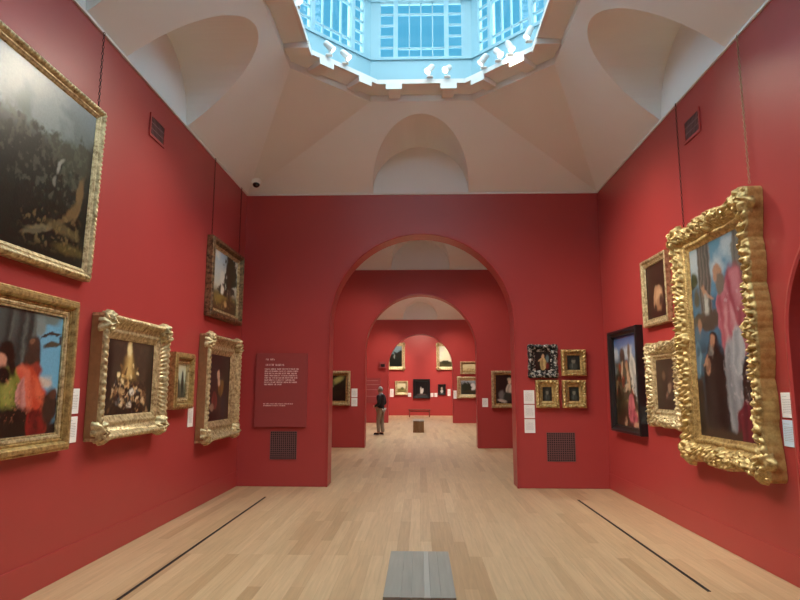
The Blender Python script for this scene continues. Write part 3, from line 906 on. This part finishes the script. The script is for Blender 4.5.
def S_swept(mat, fw=.24, d=.15, corner=.17, rib=False, side=None):
    def f(t, W, H_):
        prof = [(0, .0), (0, d*.82), (.015, d*.96), (.035, d), (.05, d*.95), (fw*.35, d*.66), (fw*.55, d*.52), (fw*.66, d*.58), (fw*.72, d*.6), (fw*.80, d*.5), (fw*.93, d*.42), (fw, d*.34)]
        cs = [bead_carve(.022, .07, .0, .052), bead_carve(.008, .03, fw*.6, fw*.78)]
        if rib: cs.append(bead_carve(.024, .055, fw*.22, fw*.56))
        else: cs.append(scroll_carve(.012, .16, fw, fw*.2, fw*.56, 2))
        frame_mesh('frame', W, H_, prof, mat, t, .013, 30, comb(*cs))
        if side:
            for x0, x1, z0, z1 in ((-W/2-.006, -W/2, -H_/2, H_/2), (W/2, W/2+.006, -H_/2, H_/2)):
                MB().box((x0, -d*.72, z0+.03), (x1, -.002, z1-.03)).build('frame_side', side, t)['label'] = 'bare brown wooden side of the frame'
        if corner:
            for sx in (-1, 1):
                for sz in (-1, 1):
                    corner_ornament(t, sx*(W/2-corner*.62), sz*(H_/2-corner*.62), corner, d*.8, mat, sx*sz*.9)
        return fw, d*.3
    return f
def S_carved(mat, fw=.3, d=.15, amp=.035, per=.22, scal=.05, scp=.3, corner=0., step=.013, m=34, side=None, mid=0.):
    def f(t, W, H_):
        prof = [(0, .0), (0, d*.3), (.001, d*.80), (.02, d*.94), (fw*.3, d), (fw*.5, d*.86), (fw*.64, d*.62), (fw*.70, d*.50), (fw*.74, d*.58), (fw*.84, d*.58), (fw*.88, d*.44), (fw, d*.36)]
        def sc(s, L):
            hump = abs(math.sin(s*PI/scp))**.7
            big = .6*math.exp(-((s-L/2)/.22)**2) + .9*math.exp(-(s/.2)**2)
            jag = .10*abs(math.sin(s*PI/(scp*.22)))
            return scal*(.55*hump+big+jag-.35)
        cv = comb(scroll_carve(amp, per, fw, .01, fw*.62, 1.3), bead_carve(.010, .035, fw*.66, fw*.86))
        frame_mesh('frame', W, H_, prof, mat, t, step, m, cv, sc, side)
        if corner:
            for sx in (-1, 1):
                for sz in (-1, 1):
                    corner_ornament(t, sx*(W/2-corner*.45), sz*(H_/2-corner*.45), corner, d*.85, mat, sx*sz*.7)
        if mid:
            for sx, sz in ((-1, 0), (1, 0), (0, -1), (0, 1)):
                corner_ornament(t, sx*(W/2-mid*.62), sz*(H_/2-mid*.62), mid, d*.80, mat, .4+sx).name = 'side_ornament'
        return fw, d*.34
    return f
def S_plain(mat, inner=None, fw=.1, d=.06):
    def f(t, W, H_):
        a = fw*.7 if inner else fw
        prof = [(0, 0), (0, d*.9), (.008, d), (a*.35, d), (a*.5, d*.75), (a*.85, d*.6), (a*.9, d*.66), (a, d*.4)]
        frame_mesh('frame', W, H_, prof, mat, t)
        if inner:
            frame_mesh('inner_slip', W-2*a, H_-2*a, [(0, d*.4), (.2*(fw-a), d*.5), (fw-a, d*.36), (fw-a, d*.2)], inner, t)
        return fw, d*.3
    return f

# left wall
painting('L', 2.85, 5.36, 2.56, 4.19, 'largest painting on the left wall, a dark wooded landscape with pale sky, hung high', S_beaded(GOLD_PALE, .105, .085), P_landscape, .010, 1.2, gain=.85)
painting('L', 3.42, 5.21, 1.09, 2.35, 'gold framed painting with an orange cloaked figure, cut by the left edge of the photo', S_stepped(GOLD, GOLD_PALE, .15, .09), P_scene, .010, gain=.85)
painting('L', 5.56, 7.03, 1.12, 2.31, 'ornate gold framed dark painting with a golden shaft of light over a crowd', S_swept(GOLD_PALE, .225, .155, .13, True, BROWNWOOD), P_vision, .011)
painting('L', 7.35, 7.98, 1.35, 2.05, 'small gold framed painting of dark figures under pale sky between two bigger frames', S_stepped(GOLD, GOLD_PALE, .14, .11), P_figures_sky, .011)
painting('L', 8.36, 9.86, .87, 2.37, 'ornate gold framed dark portrait of a lady, nearest the far left corner', S_swept(GOLD_PALE, .27, .165, .14, False, BROWNWOOD), P_dark_lady, .012)
painting('L', 8.47, 10.0, 2.64, 3.81, 'dark gold framed landscape with a tall tree, hung above the lady portrait', S_stepped(GOLD_DARK, GOLD_PALE, .14, .11), P_tree, .012)
# right wall
painting('R', 9.83, 8.55, .97, 2.50, 'black framed crowded painting with blue sky and a pink robe', S_plain(BLACKWOOD, None, .10, .11), P_crowd, .012, gain=.8)
painting('R', 8.34, 7.50, 2.43, 3.33, 'plain narrow gold frame with a pale bare figure on brown, left of the largest painting', S_plain(GOLD_PALE, None, .10, .07), P_torso, .011)
painting('R', 8.22, 7.245, 1.17, 2.17, 'dim brown double portrait in a ragged carved gold frame beside the black framed painting', S_carved(GOLD_PALE, .19, .12, .034, .13, .045, .2, 0, .009, 28, GOLD_SIDE), P_dim_pair, .012)
painting('R', 7.08, 5.45, .86, 3.40, 'tallest painting, robed pink and white figures in a massive carved gilt frame', S_carved(GOLD, .26, .17, .046, .19, .055, .42, .17, .0085, 42, GOLD_SIDE, .13), P_robes, .011, gain=.56)
# four small pictures on the front wall
FY = ROOMS[0][1]
painting(FY, 1.84, 2.29, 1.82, 2.33, 'small bright figure in a ragged black and silver carved frame', S_carved(EBONY_SILVER, .10, .06, .022, .09, .022, .11, 0, .007, 16), P_jewel, .008)
painting(FY, 2.37, 2.78, 1.83, 2.27, 'small gold framed grey portrait beside the black carved frame', S_swept(GOLD, .10, .08, 0), P_bust, .008)
painting(FY, 1.93, 2.31, 1.30, 1.76, 'small gold framed bust portrait, left one of the lower pair by the white cards', S_swept(GOLD, .115, .08, 0), P_bust, .008)
painting(FY, 2.37, 2.76, 1.30, 1.76, 'small gold framed bust portrait, right one of the lower pair under the grey portrait', S_swept(GOLD, .115, .08, 0), P_bust, .008)
# second wall
S2 = ROOMS[1][1]
painting(S2, -2.78, -1.95, 1.15, 2.11, 'gold framed dark painting with a yellow green glow, left of the second arch', S_stepped(GOLD_PALE, GOLD, .13, .09), P_dark_patch, .02)
painting(S2, 1.99, 2.85, 1.10, 2.12, 'gold framed portrait of a lady in white, right of the second arch', S_stepped(GOLD_PALE, GOLD, .12, .09), P_white_lady, .02)
# third wall
S3 = ROOMS[2][1]
painting(S3, 1.96, 2.86, 2.34, 2.95, 'pale yellow landscape in a thin gold frame, above the wooded landscape', S_stepped(GOLD_PALE, GOLD_OLD, .12, .08), P_pale, .03)
painting(S3, 1.82, 2.90, 1.20, 2.20, 'wooded landscape with a white cloud in a carved gold frame right of the third arch', S_carved(GOLD_PALE, .17, .1, .02, .16, .03, .25, 0, .03, 18), P_wood_clouds, .03)
# end wall
S4 = ROOMS[3][1]
painting(S4, -2.1, -.93, 2.80, 4.49, 'tall dark woodland painting high on the end wall, left of the pair', S_swept(GOLD_PALE, .2, .1, .14), P_night_wood, .03)
painting(S4, 1.03, 2.2, 2.80, 4.49, 'tall pale sky landscape high on the end wall, right of the pair', S_swept(GOLD_PALE, .2, .1, .14), P_sky_low, .03)
painting(S4, -1.55, -.74, 1.25, 2.12, 'small pale pastoral landscape in gold frame on the end wall', S_swept(GOLD_PALE, .15, .1, 0), P_pastoral, .03)
painting(S4, -.43, .63, 1.04, 2.24, 'black framed dark painting with a white figure in the middle of the end wall', S_plain(BLACKWOOD, None, .16, .1), P_white_figure, .03)
painting(S4, 1.12, 1.6, 1.26, 1.92, 'small dark framed white bust portrait on the end wall', S_plain(BLACKWOOD, None, .1, .08), P_white_bust, .03)

# ------------------------------------------------------------------ hanging chains
def chain(side, y, ztop, zbot, label, mat=BRASS, off=.035):
    x = XL+off if side == 'L' else XR-off
    mb = MB()
    p = .034; n = int((ztop-zbot)/p)
    for k in range(n):
        R3 = Matrix.Rotation(PI/4 + (PI/2 if k % 2 else 0), 3, 'Z')
        mb.torus((x, y, ztop-p*(k+.5)), .009, .0036, R3, 10, 5, 2.0)
    o = mb.build('hanging_chain', mat, None, True)
    tag(o, label, 'chain', 'picture hanging chains')
    return o
chain('L', 5.33, H-.03, 4.20, 'metal chain holding up the largest left wall landscape', IRON)
chain('L', 8.56, H-.03, 3.83, 'left metal chain above the tree landscape on the left wall', IRON)
chain('L', 9.90, H-.03, 3.83, 'right metal chain above the tree landscape, nearest the far corner', IRON)
chain('R', 6.98, H-.03, 3.45, 'chain at the far side of the massive gilt frame', IRON)
chain('R', 5.55, H-.03, 3.50, 'chain at the near side of the massive gilt frame', BRASS)

# ------------------------------------------------------------------ cards, panels, grilles
def card(side, c0, c1, z0, z1, label, mat=CARD, group='white picture captions'):
    W = c1-c0; Hh = z1-z0; cm = (c0+c1)/2
    if side == 'L': loc, rz = (XL+.002, cm, z0), PI/2
    elif side == 'R': loc, rz = (XR-.002, cm, z0), -PI/2
    else: loc, rz = (cm, side-.002, z0), 0
    t = thing('caption_card', label, 'caption card', loc, rz, group)
    MB().box((-W/2, -.010, 0), (W/2, 0, Hh)).build('card', mat, t, bevel=.002)
    r = random.Random(int(abs(cm)*1000)); mb = MB()
    z = Hh*.86; k = 0
    while z > Hh*.2:
        x = -W*.38; end = W*(.36 if k else .1)-r.random()*W*.14
        while x < end:
            l = .008+.016*r.random()
            mb.box((x, -.0115, z-.0035), (min(x+l, end), -.0095, z))
            x += l+.005
        z -= .014 if k else .026; k += 1
    mb.build('lettering', CARD_INK, t)
    return t
card('L', 5.27, 5.43, 1.38, 1.60, 'white caption card, upper one right of the orange cloak painting')
card('L', 5.27, 5.43, 1.13, 1.355, 'white caption card, lower one right of the orange cloak painting')
card('L', 8.06, 8.24, 1.10, 1.36, 'white caption card beside the small painting on the left wall')
card(FY, 1.735, 1.91, 1.365, 1.59, 'topmost of three white caption cards beside the small pictures')
card(FY, 1.735, 1.91, 1.13, 1.35, 'middle one of three white caption cards beside the small pictures')
card(FY, 1.735, 1.91, .89, 1.115, 'lowest of three white caption cards beside the small pictures')
card('R', 5.22, 5.39, 1.37, 1.58, 'cream caption card right of the massive gilt frame')
card('R', 5.22, 5.40, 1.13, 1.35, 'pale blue caption card right of the massive gilt frame', CARD_BLUE)
card('R', 8.34, 8.53, 1.14, 1.36, 'white caption card between the black frame and the ragged gold frame')
card('R', 7.10, 7.195, 1.35, 1.58, 'white caption card between the ragged gold frame and the massive one')
card(S2, -1.92, -1.75, 1.38, 1.62, 'upper white caption card left of the second arch')
card(S2, -1.92, -1.75, 1.13, 1.36, 'lower white caption card left of the second arch')
card(S2, 1.73, 1.89, 1.12, 1.36, 'white caption card left of the lady in white portrait')
card(S4, -1.86, -1.64, 1.13, 1.62, 'tall white caption card at the left end of the end wall')
card(S4, -.73, -.54, 1.14, 1.38, 'white caption card left of the black framed painting on the end wall')
card(S4, .66, .84, 1.14, 1.38, 'white caption card right of the black framed painting on the end wall')
card(S4, .90, 1.08, 1.14, 1.38, 'white caption card left of the small white bust portrait')
card(S3, 1.62, 1.78, 1.16, 1.55, 'white caption card on the third wall beside the wooded landscape')
card(S4, 1.72, 1.90, 1.2, 1.62, 'white caption card at the right end of the end wall')

# gallery text panel
def glyph_rows(mb, rows, y, seed):
    r = random.Random(seed)
    for (x0, x1, z, h, st) in rows:
        x = x0
        while x < x1:
            n = r.randint(2, 7)
            for k in range(n):
                w = h*.58
                if x+w > x1: break
                # each letter: an upright and one or two short strokes
                mb.box((x, y-.0012, z), (x+st, y, z+h))
                q = r.random()
                if q > .35: mb.box((x+w*.62, y-.0012, z), (x+w*.62+st, y, z+h*(.62 if q < .7 else 1)))
                zz = r.choice((0, .45, .9))*h
                mb.box((x, y-.0012, min(z+zz, z+h-st)), (x+w*.7, y, min(z+zz, z+h-st)+st))
                x += w*1.12
            x += h*.5
t = thing('text_panel', 'red text panel with pale lettering on the wall left of the first arch', 'text panel', (-2.35, FY-.003, .97))
MB().box((-.44, -.035, 0), (.44, -.001, 1.235)).build('board', RED_PANEL, t, bevel=.003)
mb = MB()
rows = [(-.27, -.11, 1.115, .030, .008), (-.27, .05, 1.02, .034, .009)]
for k in range(8):
    rows.append((-.285, [.30, .29, .27, .28, .29, .24, .28, .03][k], .955-.037*k, .024, .006))
rows += [(-.29, .22, .375, .020, .005), (-.29, .10, .345, .020, .005)]
glyph_rows(mb, rows, -.035, 4)
mb.build('lettering', PINK_INK, t)
# panel on the third wall, behind the visitor
t = thing('text_panel', 'red text panel with pale bands behind the standing visitor', 'text panel', (-2.33, S3-.003, .95))
MB().box((-.42, -.03, 0), (.42, 0, 1.2)).build('board', RED_PANEL, t)
mb = MB()
for z, w in ((1.05, .3), (.86, .38), (.62, .36), (.30, .38)):
    mb.box((-w, -.0315, z), (w, -.0295, z+.03))
mb.build('lettering', simple('dull_pink_band', (.42, .16, .15, 1), .5), t)

def grille(loc, rz, W, Hh, n, m, label, name='wall_grille', frame=.0, bar=.010, mat=GRILLE):
    t = thing(name, label, 'grille', loc, rz)
    MB().box((-W/2, -.004, 0), (W/2, 0, Hh)).build('backing', DARK, t)
    mb = MB()
    for k in range(n+1):
        x = -W/2 + W*k/n
        mb.box((x-bar/2, -.010, 0), (x+bar/2, -.004, Hh))
    for k in range(m+1):
        z = Hh*k/m
        mb.box((-W/2, -.0105, z-bar/2), (W/2, -.0045, z+bar/2))
    mb.build('lattice', mat, t)
    if frame:
        f = MB()
        f.box((-W/2-frame, -.014, -frame), (W/2+frame, 0, 0)); f.box((-W/2-frame, -.014, Hh), (W/2+frame, 0, Hh+frame))
        f.box((-W/2-frame, -.014, 0), (-W/2, 0, Hh)); f.box((W/2, -.014, 0), (W/2+frame, 0, Hh))
        f.build('frame', RED, t)
    return t
grille((-2.285, FY-.002, .445), 0, .44, .45, 13, 13, 'square brown grille low on the wall under the text panel')
grille((2.325, FY-.002, .435), 0, .46, .46, 13, 13, 'square brown grille low on the wall under the small pictures')
grille((XL+.002, 6.65, 4.48), PI/2, .34, .21, 10, 3, 'small dark vent high on the left wall', 'wall_vent', .03, .012)
grille((XR-.002, 6.66, 4.46), -PI/2, .34, .22, 10, 3, 'small dark vent high on the right wall', 'wall_vent', .03, .012)

# floor slots
def slot(x, y0, y1, label):
    t = thing('floor_vent', label, 'floor vent', (x, y0, 0))
    MB().box((-.010, 0, .0005), (.010, y1-y0, .003)).build('slot', DARK, t)
    mb = MB()
    mb.box((-.014, 0, .0005), (-.010, y1-y0, .005)); mb.box((.010, 0, .0005), (.014, y1-y0, .005))
    mb.build('edging', BLACKMETAL, t)
slot(-2.315, 4.4, 9.37, 'long dark slot in the floor along the left wall')
slot(2.315, 5.24, 9.33, 'long dark slot in the floor along the right wall')

# ------------------------------------------------------------------ benches
def bench(x, y, L, label):
    t = thing('bench', label, 'bench', (x, y, 0), 0, 'box benches down the middle of the rooms')
    W, Hh = .415, .44
    n = 7; ws = [.10, .06, .075, .035, .06, .085]
    ws = [w*W/sum(ws) for w in ws]
    xx = -W/2
    for k, w in enumerate(ws):
        MB().box((xx+.0003, -L/2, Hh-.035), (xx+w-.0003, L/2, Hh)).build('top_board', BENCH_TOP_PALE if k == 3 else BENCH_TOP_SHEEN, t, bevel=.0012)
        xx += w
    nb = 7
    for s in (-1, 1):
        mb = MB()
        for k in range(nb):
            a = -W/2+.004+(W-.008)*k/nb
            mb.box((a+.0015, s*(L/2-.024)-.012, .0), (a+(W-.008)/nb-.0015, s*(L/2-.024)+.012, Hh-.036))
        mb.build('end_panel', BENCH_SIDE, t, bevel=.002)
    nl = 14
    for s in (-1, 1):
        mb = MB()
        for k in range(nl):
            a = -L/2+.03+(L-.06)*k/nl
            mb.box((s*(W/2-.016)-.01, a+.0015, 0), (s*(W/2-.016)+.01, a+(L-.06)/nl-.0015, Hh-.036))
        mb.build('side_panel', BENCH_SIDE, t, bevel=.002)
bench(-.005, 4.13, .99, 'wooden box bench in the foreground with sky sheen painted grey on its top boards')
bench(-.055, 23.7, 1.0, 'small distant wooden box bench seen through the second arch')
RW = wood_mat('reddish_wood', (.14, .035, .02, 1), (.26, .08, .05, 1), .35, 0)
t = thing('bench', 'long low dark red bench in front of the end wall', 'bench', (-.03, 36.2, 0))
MB().box((-.66, -.2, .40), (.66, .2, .45)).build('seat', RW, t, bevel=.006)
for sx in (-1, 1):
    for sy in (-1, 1):
        MB().box((sx*.58-.03, sy*.15-.03, 0), (sx*.58+.03, sy*.15+.03, .40)).build('leg', RW, t, bevel=.004)
MB().box((-.55, -.015, .30), (.55, .015, .36)).build('rail', RW, t)

# small red box on the third wall
t = thing('sensor_box', 'small dark red box on the third wall left of its arch', 'sensor', (-1.81, S3-.002, 2.62))
MB().box((-.16, -.12, 0), (.16, 0, .30)).build('housing', RED_PANEL, t, bevel=.01)
MB().box((-.10, -.13, .06), (.10, -.121, .2)).build('front_grille', BLACKMETAL, t)

# security camera on the cove
nrm = Vector((0, -RISE, -1.33)).normalized()
cpos = Vector((-2.83, 10.357-1.52*.17/RISE-.03, H+.145))
t = thing('security_camera', 'white dome security camera in the far left ceiling corner', 'camera', cpos)
q = Vector((.1, -.35, -.9)).normalized().to_track_quat('Z', 'Y').to_matrix().to_4x4()
MB().lathe([(.058, -.06), (.066, -.055), (.068, .05), (.058, .062)], 24, q @ Matrix.Scale(1.35, 4)).build('housing', WHITE, t, True)
MB().lathe([(.048, .05)]+[(.048*math.cos(a), .05+.048*math.sin(a)) for a in (PI/12*k for k in range(1, 6))]+[(.002, .098)], 24, q @ Matrix.Scale(1.35, 4)).build('dome', CAM_BLACK, t, True)

# ------------------------------------------------------------------ the visitor
SKIN = simple('skin', (.52, .30, .21, 1), .5)
JACKET = simple('black_jacket_cloth', (.012, .012, .014, 1), .7, noise=.2)
TROUSER = simple('grey_brown_trousers', (.30, .25, .20, 1), .8, noise=.15)
SHOE = simple('dark_shoe', (.03, .022, .02, 1), .5)
SOLE = simple('pale_sole', (.6, .58, .54, 1), .6)
HAIR = simple('grey_hair', (.26, .22, .19, 1), .7, noise=.3, nscale=60)
EYE = simple('eye', (.03, .02, .02, 1), .2)
SHIRT = simple('pale_collar_cloth', (.5, .46, .45, 1), .7)
def skin_mesh(nodes, edges, root, sub=2):
    """grown surface of a skeleton, returned as a plain mesh"""
    names = list(nodes)
    me = bpy.data.meshes.new('skel')
    me.from_pydata([nodes[n][0] for n in names], [(names.index(a), names.index(b)) for a, b in edges], [])
    o = bpy.data.objects.new('skel', me); COL.objects.link(o)
    sk = o.modifiers.new('skin', 'SKIN'); sk.use_smooth_shade = True
    lay = me.skin_vertices[0].data if me.skin_vertices else None
    if lay is None:
        bm = bmesh.new(); bm.from_mesh(me); bm.verts.layers.skin.verify(); bm.to_mesh(me); bm.free()
        lay = me.skin_vertices[0].data
    for i, n in enumerate(names):
        r = nodes[n][1]; lay[i].radius = (r, r) if not isinstance(r, tuple) else r
        lay[i].use_root = (n == root)
    sd = o.modifiers.new('sub', 'SUBSURF'); sd.levels = sub; sd.render_levels = sub
    dg = bpy.context.evaluated_depsgraph_get(); dg.update()
    out = bpy.data.meshes.new_from_object(o.evaluated_get(dg))
    bpy.data.objects.remove(o)
    return out
def put(me, name, mat, parent, voxel=None):
    me.name = name; me.materials.clear(); me.materials.append(mat)
    me.polygons.foreach_set('use_smooth', [True]*len(me.polygons))
    o = link(bpy.data.objects.new(name, me), parent)
    if voxel:
        r = o.modifiers.new('fuse', 'REMESH'); r.mode = 'VOXEL'; r.voxel_size = voxel; r.use_smooth_shade = True
        s_ = o.modifiers.new('relax', 'SMOOTH'); s_.iterations = 2; s_.factor = .4
    return o
who = thing('person', 'person in a black jacket and grey trousers standing in profile facing left', 'person', (-1.40, 21.9, 0), -PI/2-.45)
N = {'pelvis': ((0, .01, .93), (.125, .10)), 'waist': ((0, .0, 1.06), (.12, .09)), 'chest': ((0, .01, 1.25), (.145, .10)), 'top': ((0, .02, 1.37), (.10, .07)), 'neck': ((0, .0, 1.45), .05), 'skull': ((0, -.02, 1.52), .055)}
Ed = [('pelvis', 'waist'), ('waist', 'chest'), ('chest', 'top'), ('top', 'neck'), ('neck', 'skull')]
for s, n in ((-1, 'l'), (1, 'r')):
    N[n+'hip'] = ((s*.09, .01, .86), .085); N[n+'knee'] = ((s*.095, -.015-.02*s, .48), .058); N[n+'ank'] = ((s*.10, .02-.03*s, .09), .04)
    N[n+'heel'] = ((s*.10, .03-.03*s, .05), .036); N[n+'toe'] = ((s*.115, -.14-.03*s, .035), .034)
    N[n+'sho'] = ((s*.175, .02, 1.36), .058); N[n+'elb'] = ((s*.235, .07, 1.10), .042); N[n+'wri'] = ((s*.15, -.15, 1.0), .027); N[n+'palm'] = ((s*.105, -.215, .985), (.036, .02))
    Ed += [('pelvis', n+'hip'), (n+'hip', n+'knee'), (n+'knee', n+'ank'), (n+'ank', n+'heel'), (n+'ank', n+'toe'), ('top', n+'sho'), (n+'sho', n+'elb'), (n+'elb', n+'wri'), (n+'wri', n+'palm')]
    for k in range(4):
        L = (.062, .07, .066, .052)[k]; z = .985+.028-.019*k
        p0 = Vector((s*.085, -.235, z))
        N[n+'f%da' % k] = (tuple(p0), .009); N[n+'f%db' % k] = (tuple(p0+Vector((-s*L*.5, -.022, -.004))), .0085); N[n+'f%dc' % k] = (tuple(p0+Vector((-s*L, -.004, -.01))), .0078)
        Ed += [(n+'palm', n+'f%da' % k), (n+'f%da' % k, n+'f%db' % k), (n+'f%db' % k, n+'f%dc' % k)]
    N[n+'t1'] = ((s*.115, -.205, 1.02), .011); N[n+'t2'] = ((s*.09, -.235, 1.045), .009)
    Ed += [(n+'palm', n+'t1'), (n+'t1', n+'t2')]
body = skin_mesh(N, Ed, 'pelvis', 2)
bm = bmesh.new(); bm.from_mesh(body)
# head with brow, nose, lips, chin and ears in the same mesh
hd = bmesh.ops.create_icosphere(bm, subdivisions=4, radius=1)['verts']
for v in hd:
    x, y, z = v.co
    w_ = 1 - .20*max(0, -z)**1.5
    yy = y*.098 - (.012*max(0, -z) if y < 0 else -.01*max(0, z))
    xx = x*.075*w_; zz = z*.115
    f_ = max(0, -y)
    yy -= f_**6*(.026*math.exp(-((z+.08)/.16)**2-(x/.16)**2) + .010*math.exp(-((z-.22)/.10)**2-(x/.5)**2)
                 + .010*math.exp(-((z+.42)/.07)**2-(x/.25)**2) + .014*math.exp(-((z+.80)/.16)**2-(x/.3)**2))
    yy += f_**4*.010*(math.exp(-((z-.08)/.1)**2-((x-.40)/.16)**2)+math.exp(-((z-.08)/.1)**2-((x+.40)/.16)**2))
    v.co = (xx, yy-.02, zz+1.575)
for s in (-1, 1):
    er = bmesh.ops.create_icosphere(bm, subdivisions=2, radius=1)['verts']
    for v in er:
        v.co = (s*.076+v.co.x*.012, v.co.y*.020-.012, v.co.z*.032+1.57)
bm.to_mesh(body); bm.free()
bo = put(body, 'body', SKIN, who, .006)
for s in (-1, 1):
    MB().lathe([(.002, -.011)]+[(.011*math.cos(a), .011*math.sin(a)) for a in (-1., -.5, 0, .5, 1.)]+[(.002, .011)], 12, Matrix.Translation((s*.031, -.098, 1.585))).build('eye', EYE, who, True)
J = {k: N[k] for k in ('waist', 'chest', 'top')}
J['hem'] = ((0, .01, .84), (.17, .155)); J['waist'] = ((0, .01, 1.06), (.15, .125)); J['chest'] = ((0, .015, 1.25), (.165, .13)); J['top'] = ((0, .025, 1.375), (.12, .085)); J['collar'] = ((0, .015, 1.435), .068)
JE = [('hem', 'waist'), ('waist', 'chest'), ('chest', 'top'), ('top', 'collar')]
for n in 'lr':
    J[n+'sho'] = (N[n+'sho'][0], .078); J[n+'elb'] = (N[n+'elb'][0], .062); J[n+'wri'] = (N[n+'wri'][0], .043)
    JE += [('top', n+'sho'), (n+'sho', n+'elb'), (n+'elb', n+'wri')]
put(skin_mesh(J, JE, 'chest', 2), 'jacket', JACKET, who)
T = {'pelvis': ((0, .012, .93), (.14, .118))}; TE = []
for s, n in ((-1, 'l'), (1, 'r')):
    h, k, a = N[n+'hip'][0], N[n+'knee'][0], N[n+'ank'][0]
    T[n+'hip'] = (h, .105); T[n+'knee'] = (k, .078); T[n+'ank'] = ((a[0], a[1], .075), .066)
    TE += [('pelvis', n+'hip'), (n+'hip', n+'knee'), (n+'knee', n+'ank')]
put(skin_mesh(T, TE, 'pelvis', 2), 'trousers', TROUSER, who)
for s, n in ((-1, 'l'), (1, 'r')):
    h, t_ = N[n+'heel'][0], N[n+'toe'][0]
    sh = put(skin_mesh({'h': ((h[0], h[1]+.01, .055), .046), 'm': (((h[0]+t_[0])/2, (h[1]+t_[1])/2, .056), .046), 't': ((t_[0], t_[1]-.03, .045), .038)}, [('h', 'm'), ('m', 't')], 'm', 2), 'shoe', SHOE, who)
    sb = MB(); pts = []
    d = Vector((t_[0]-h[0], t_[1]-h[1], 0)).normalized(); pr = Vector((-d.y, d.x, 0)); c0 = Vector((h[0], h[1], 0)); L = (Vector(t_)-Vector(h)).length
    for k in range(24):
        a = 2*PI*k/24; q = (1-math.cos(a))/2
        pts.append(c0 + d*(-.05+(L+.11)*q) + pr*(.044*math.sin(a)*(1.1-.2*math.cos(a))))
    sb.add([p_+Vector((0, 0, .001)) for p_ in pts]+[p_+Vector((0, 0, .024)) for p_ in pts], [tuple(range(23, -1, -1)), tuple(range(24, 48))]+[(k, (k+1) % 24, (k+1) % 24+24, k+24) for k in range(24)])
    sb.build('sole', SOLE, sh)
hb = bmesh.new()
hv = bmesh.ops.create_icosphere(hb, subdivisions=4, radius=1)['verts']
for v in hv:
    x, y, z = v.co
    j = .004*math.sin(x*23+z*17)*math.sin(y*19)
    v.co = (x*(.083+j), y*(.104+j)-.014, z*(.120+j)+1.582)
bmesh.ops.delete(hb, geom=[v for v in hb.verts if (v.co.y < -.045 and v.co.z < 1.648) or v.co.z < 1.535 or (v.co.y < -.02 and v.co.z < 1.60)], context='VERTS')
hm = bpy.data.meshes.new('hair'); hb.to_mesh(hm); hb.free()
put(hm, 'hair', HAIR, who)
MB().lathe([(.060, 0), (.072, .0), (.070, .05), (.062, .055), (.058, .05)], 24, Matrix.Translation((0, .012, 1.425)) @ Matrix.Rotation(-.15, 4, 'X')).build('collar', SHIRT, who, True)

# ------------------------------------------------------------------ sky, camera, view
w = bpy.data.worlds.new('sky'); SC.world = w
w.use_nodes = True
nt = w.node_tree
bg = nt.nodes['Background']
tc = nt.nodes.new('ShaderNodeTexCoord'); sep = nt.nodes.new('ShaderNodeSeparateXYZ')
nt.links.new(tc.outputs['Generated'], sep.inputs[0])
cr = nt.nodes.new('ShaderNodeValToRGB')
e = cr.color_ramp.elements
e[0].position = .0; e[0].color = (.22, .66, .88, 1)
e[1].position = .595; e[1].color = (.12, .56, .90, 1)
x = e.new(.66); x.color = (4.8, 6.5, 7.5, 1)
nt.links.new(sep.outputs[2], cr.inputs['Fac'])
# sky brightened outside the camera's view to light lunettes and ceilings, blue within it
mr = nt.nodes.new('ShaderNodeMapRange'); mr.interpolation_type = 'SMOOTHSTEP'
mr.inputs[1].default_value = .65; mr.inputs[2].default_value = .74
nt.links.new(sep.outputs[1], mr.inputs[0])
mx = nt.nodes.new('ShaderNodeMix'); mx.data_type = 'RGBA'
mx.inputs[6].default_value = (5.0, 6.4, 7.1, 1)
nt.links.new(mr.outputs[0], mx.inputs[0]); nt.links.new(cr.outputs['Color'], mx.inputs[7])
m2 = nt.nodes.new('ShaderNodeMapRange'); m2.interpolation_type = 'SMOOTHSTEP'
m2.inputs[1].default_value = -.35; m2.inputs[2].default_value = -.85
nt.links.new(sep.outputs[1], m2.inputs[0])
mx2 = nt.nodes.new('ShaderNodeMix'); mx2.data_type = 'RGBA'; mx2.inputs[7].default_value = (12, 13.2, 13.6, 1)  # extra brightness added behind the camera to light the front lunettes
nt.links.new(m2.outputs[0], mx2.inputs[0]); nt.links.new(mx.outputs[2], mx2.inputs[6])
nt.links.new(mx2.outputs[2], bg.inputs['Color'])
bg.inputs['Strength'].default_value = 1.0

cam = bpy.data.cameras.new('camera'); co = bpy.data.objects.new('camera', cam); link(co)
cam.sensor_width = 36; cam.lens = 608.0*36/800; cam.clip_end = 200; cam.clip_start = .05
p, yw, ro = .1459, .0327, -.0022
co.location = (0, 0, 1.6)
M = Matrix.Rotation(yw, 3, 'Z') @ Matrix.Rotation(PI/2+p, 3, 'X') @ Matrix.Rotation(-ro, 3, 'Z')
co.rotation_euler = M.to_euler()
SC.camera = co
vs = SC.view_settings
vs.view_transform = 'Standard'; vs.look = 'None'; vs.exposure = -.2; vs.gamma = 1; vs.use_curve_mapping = False
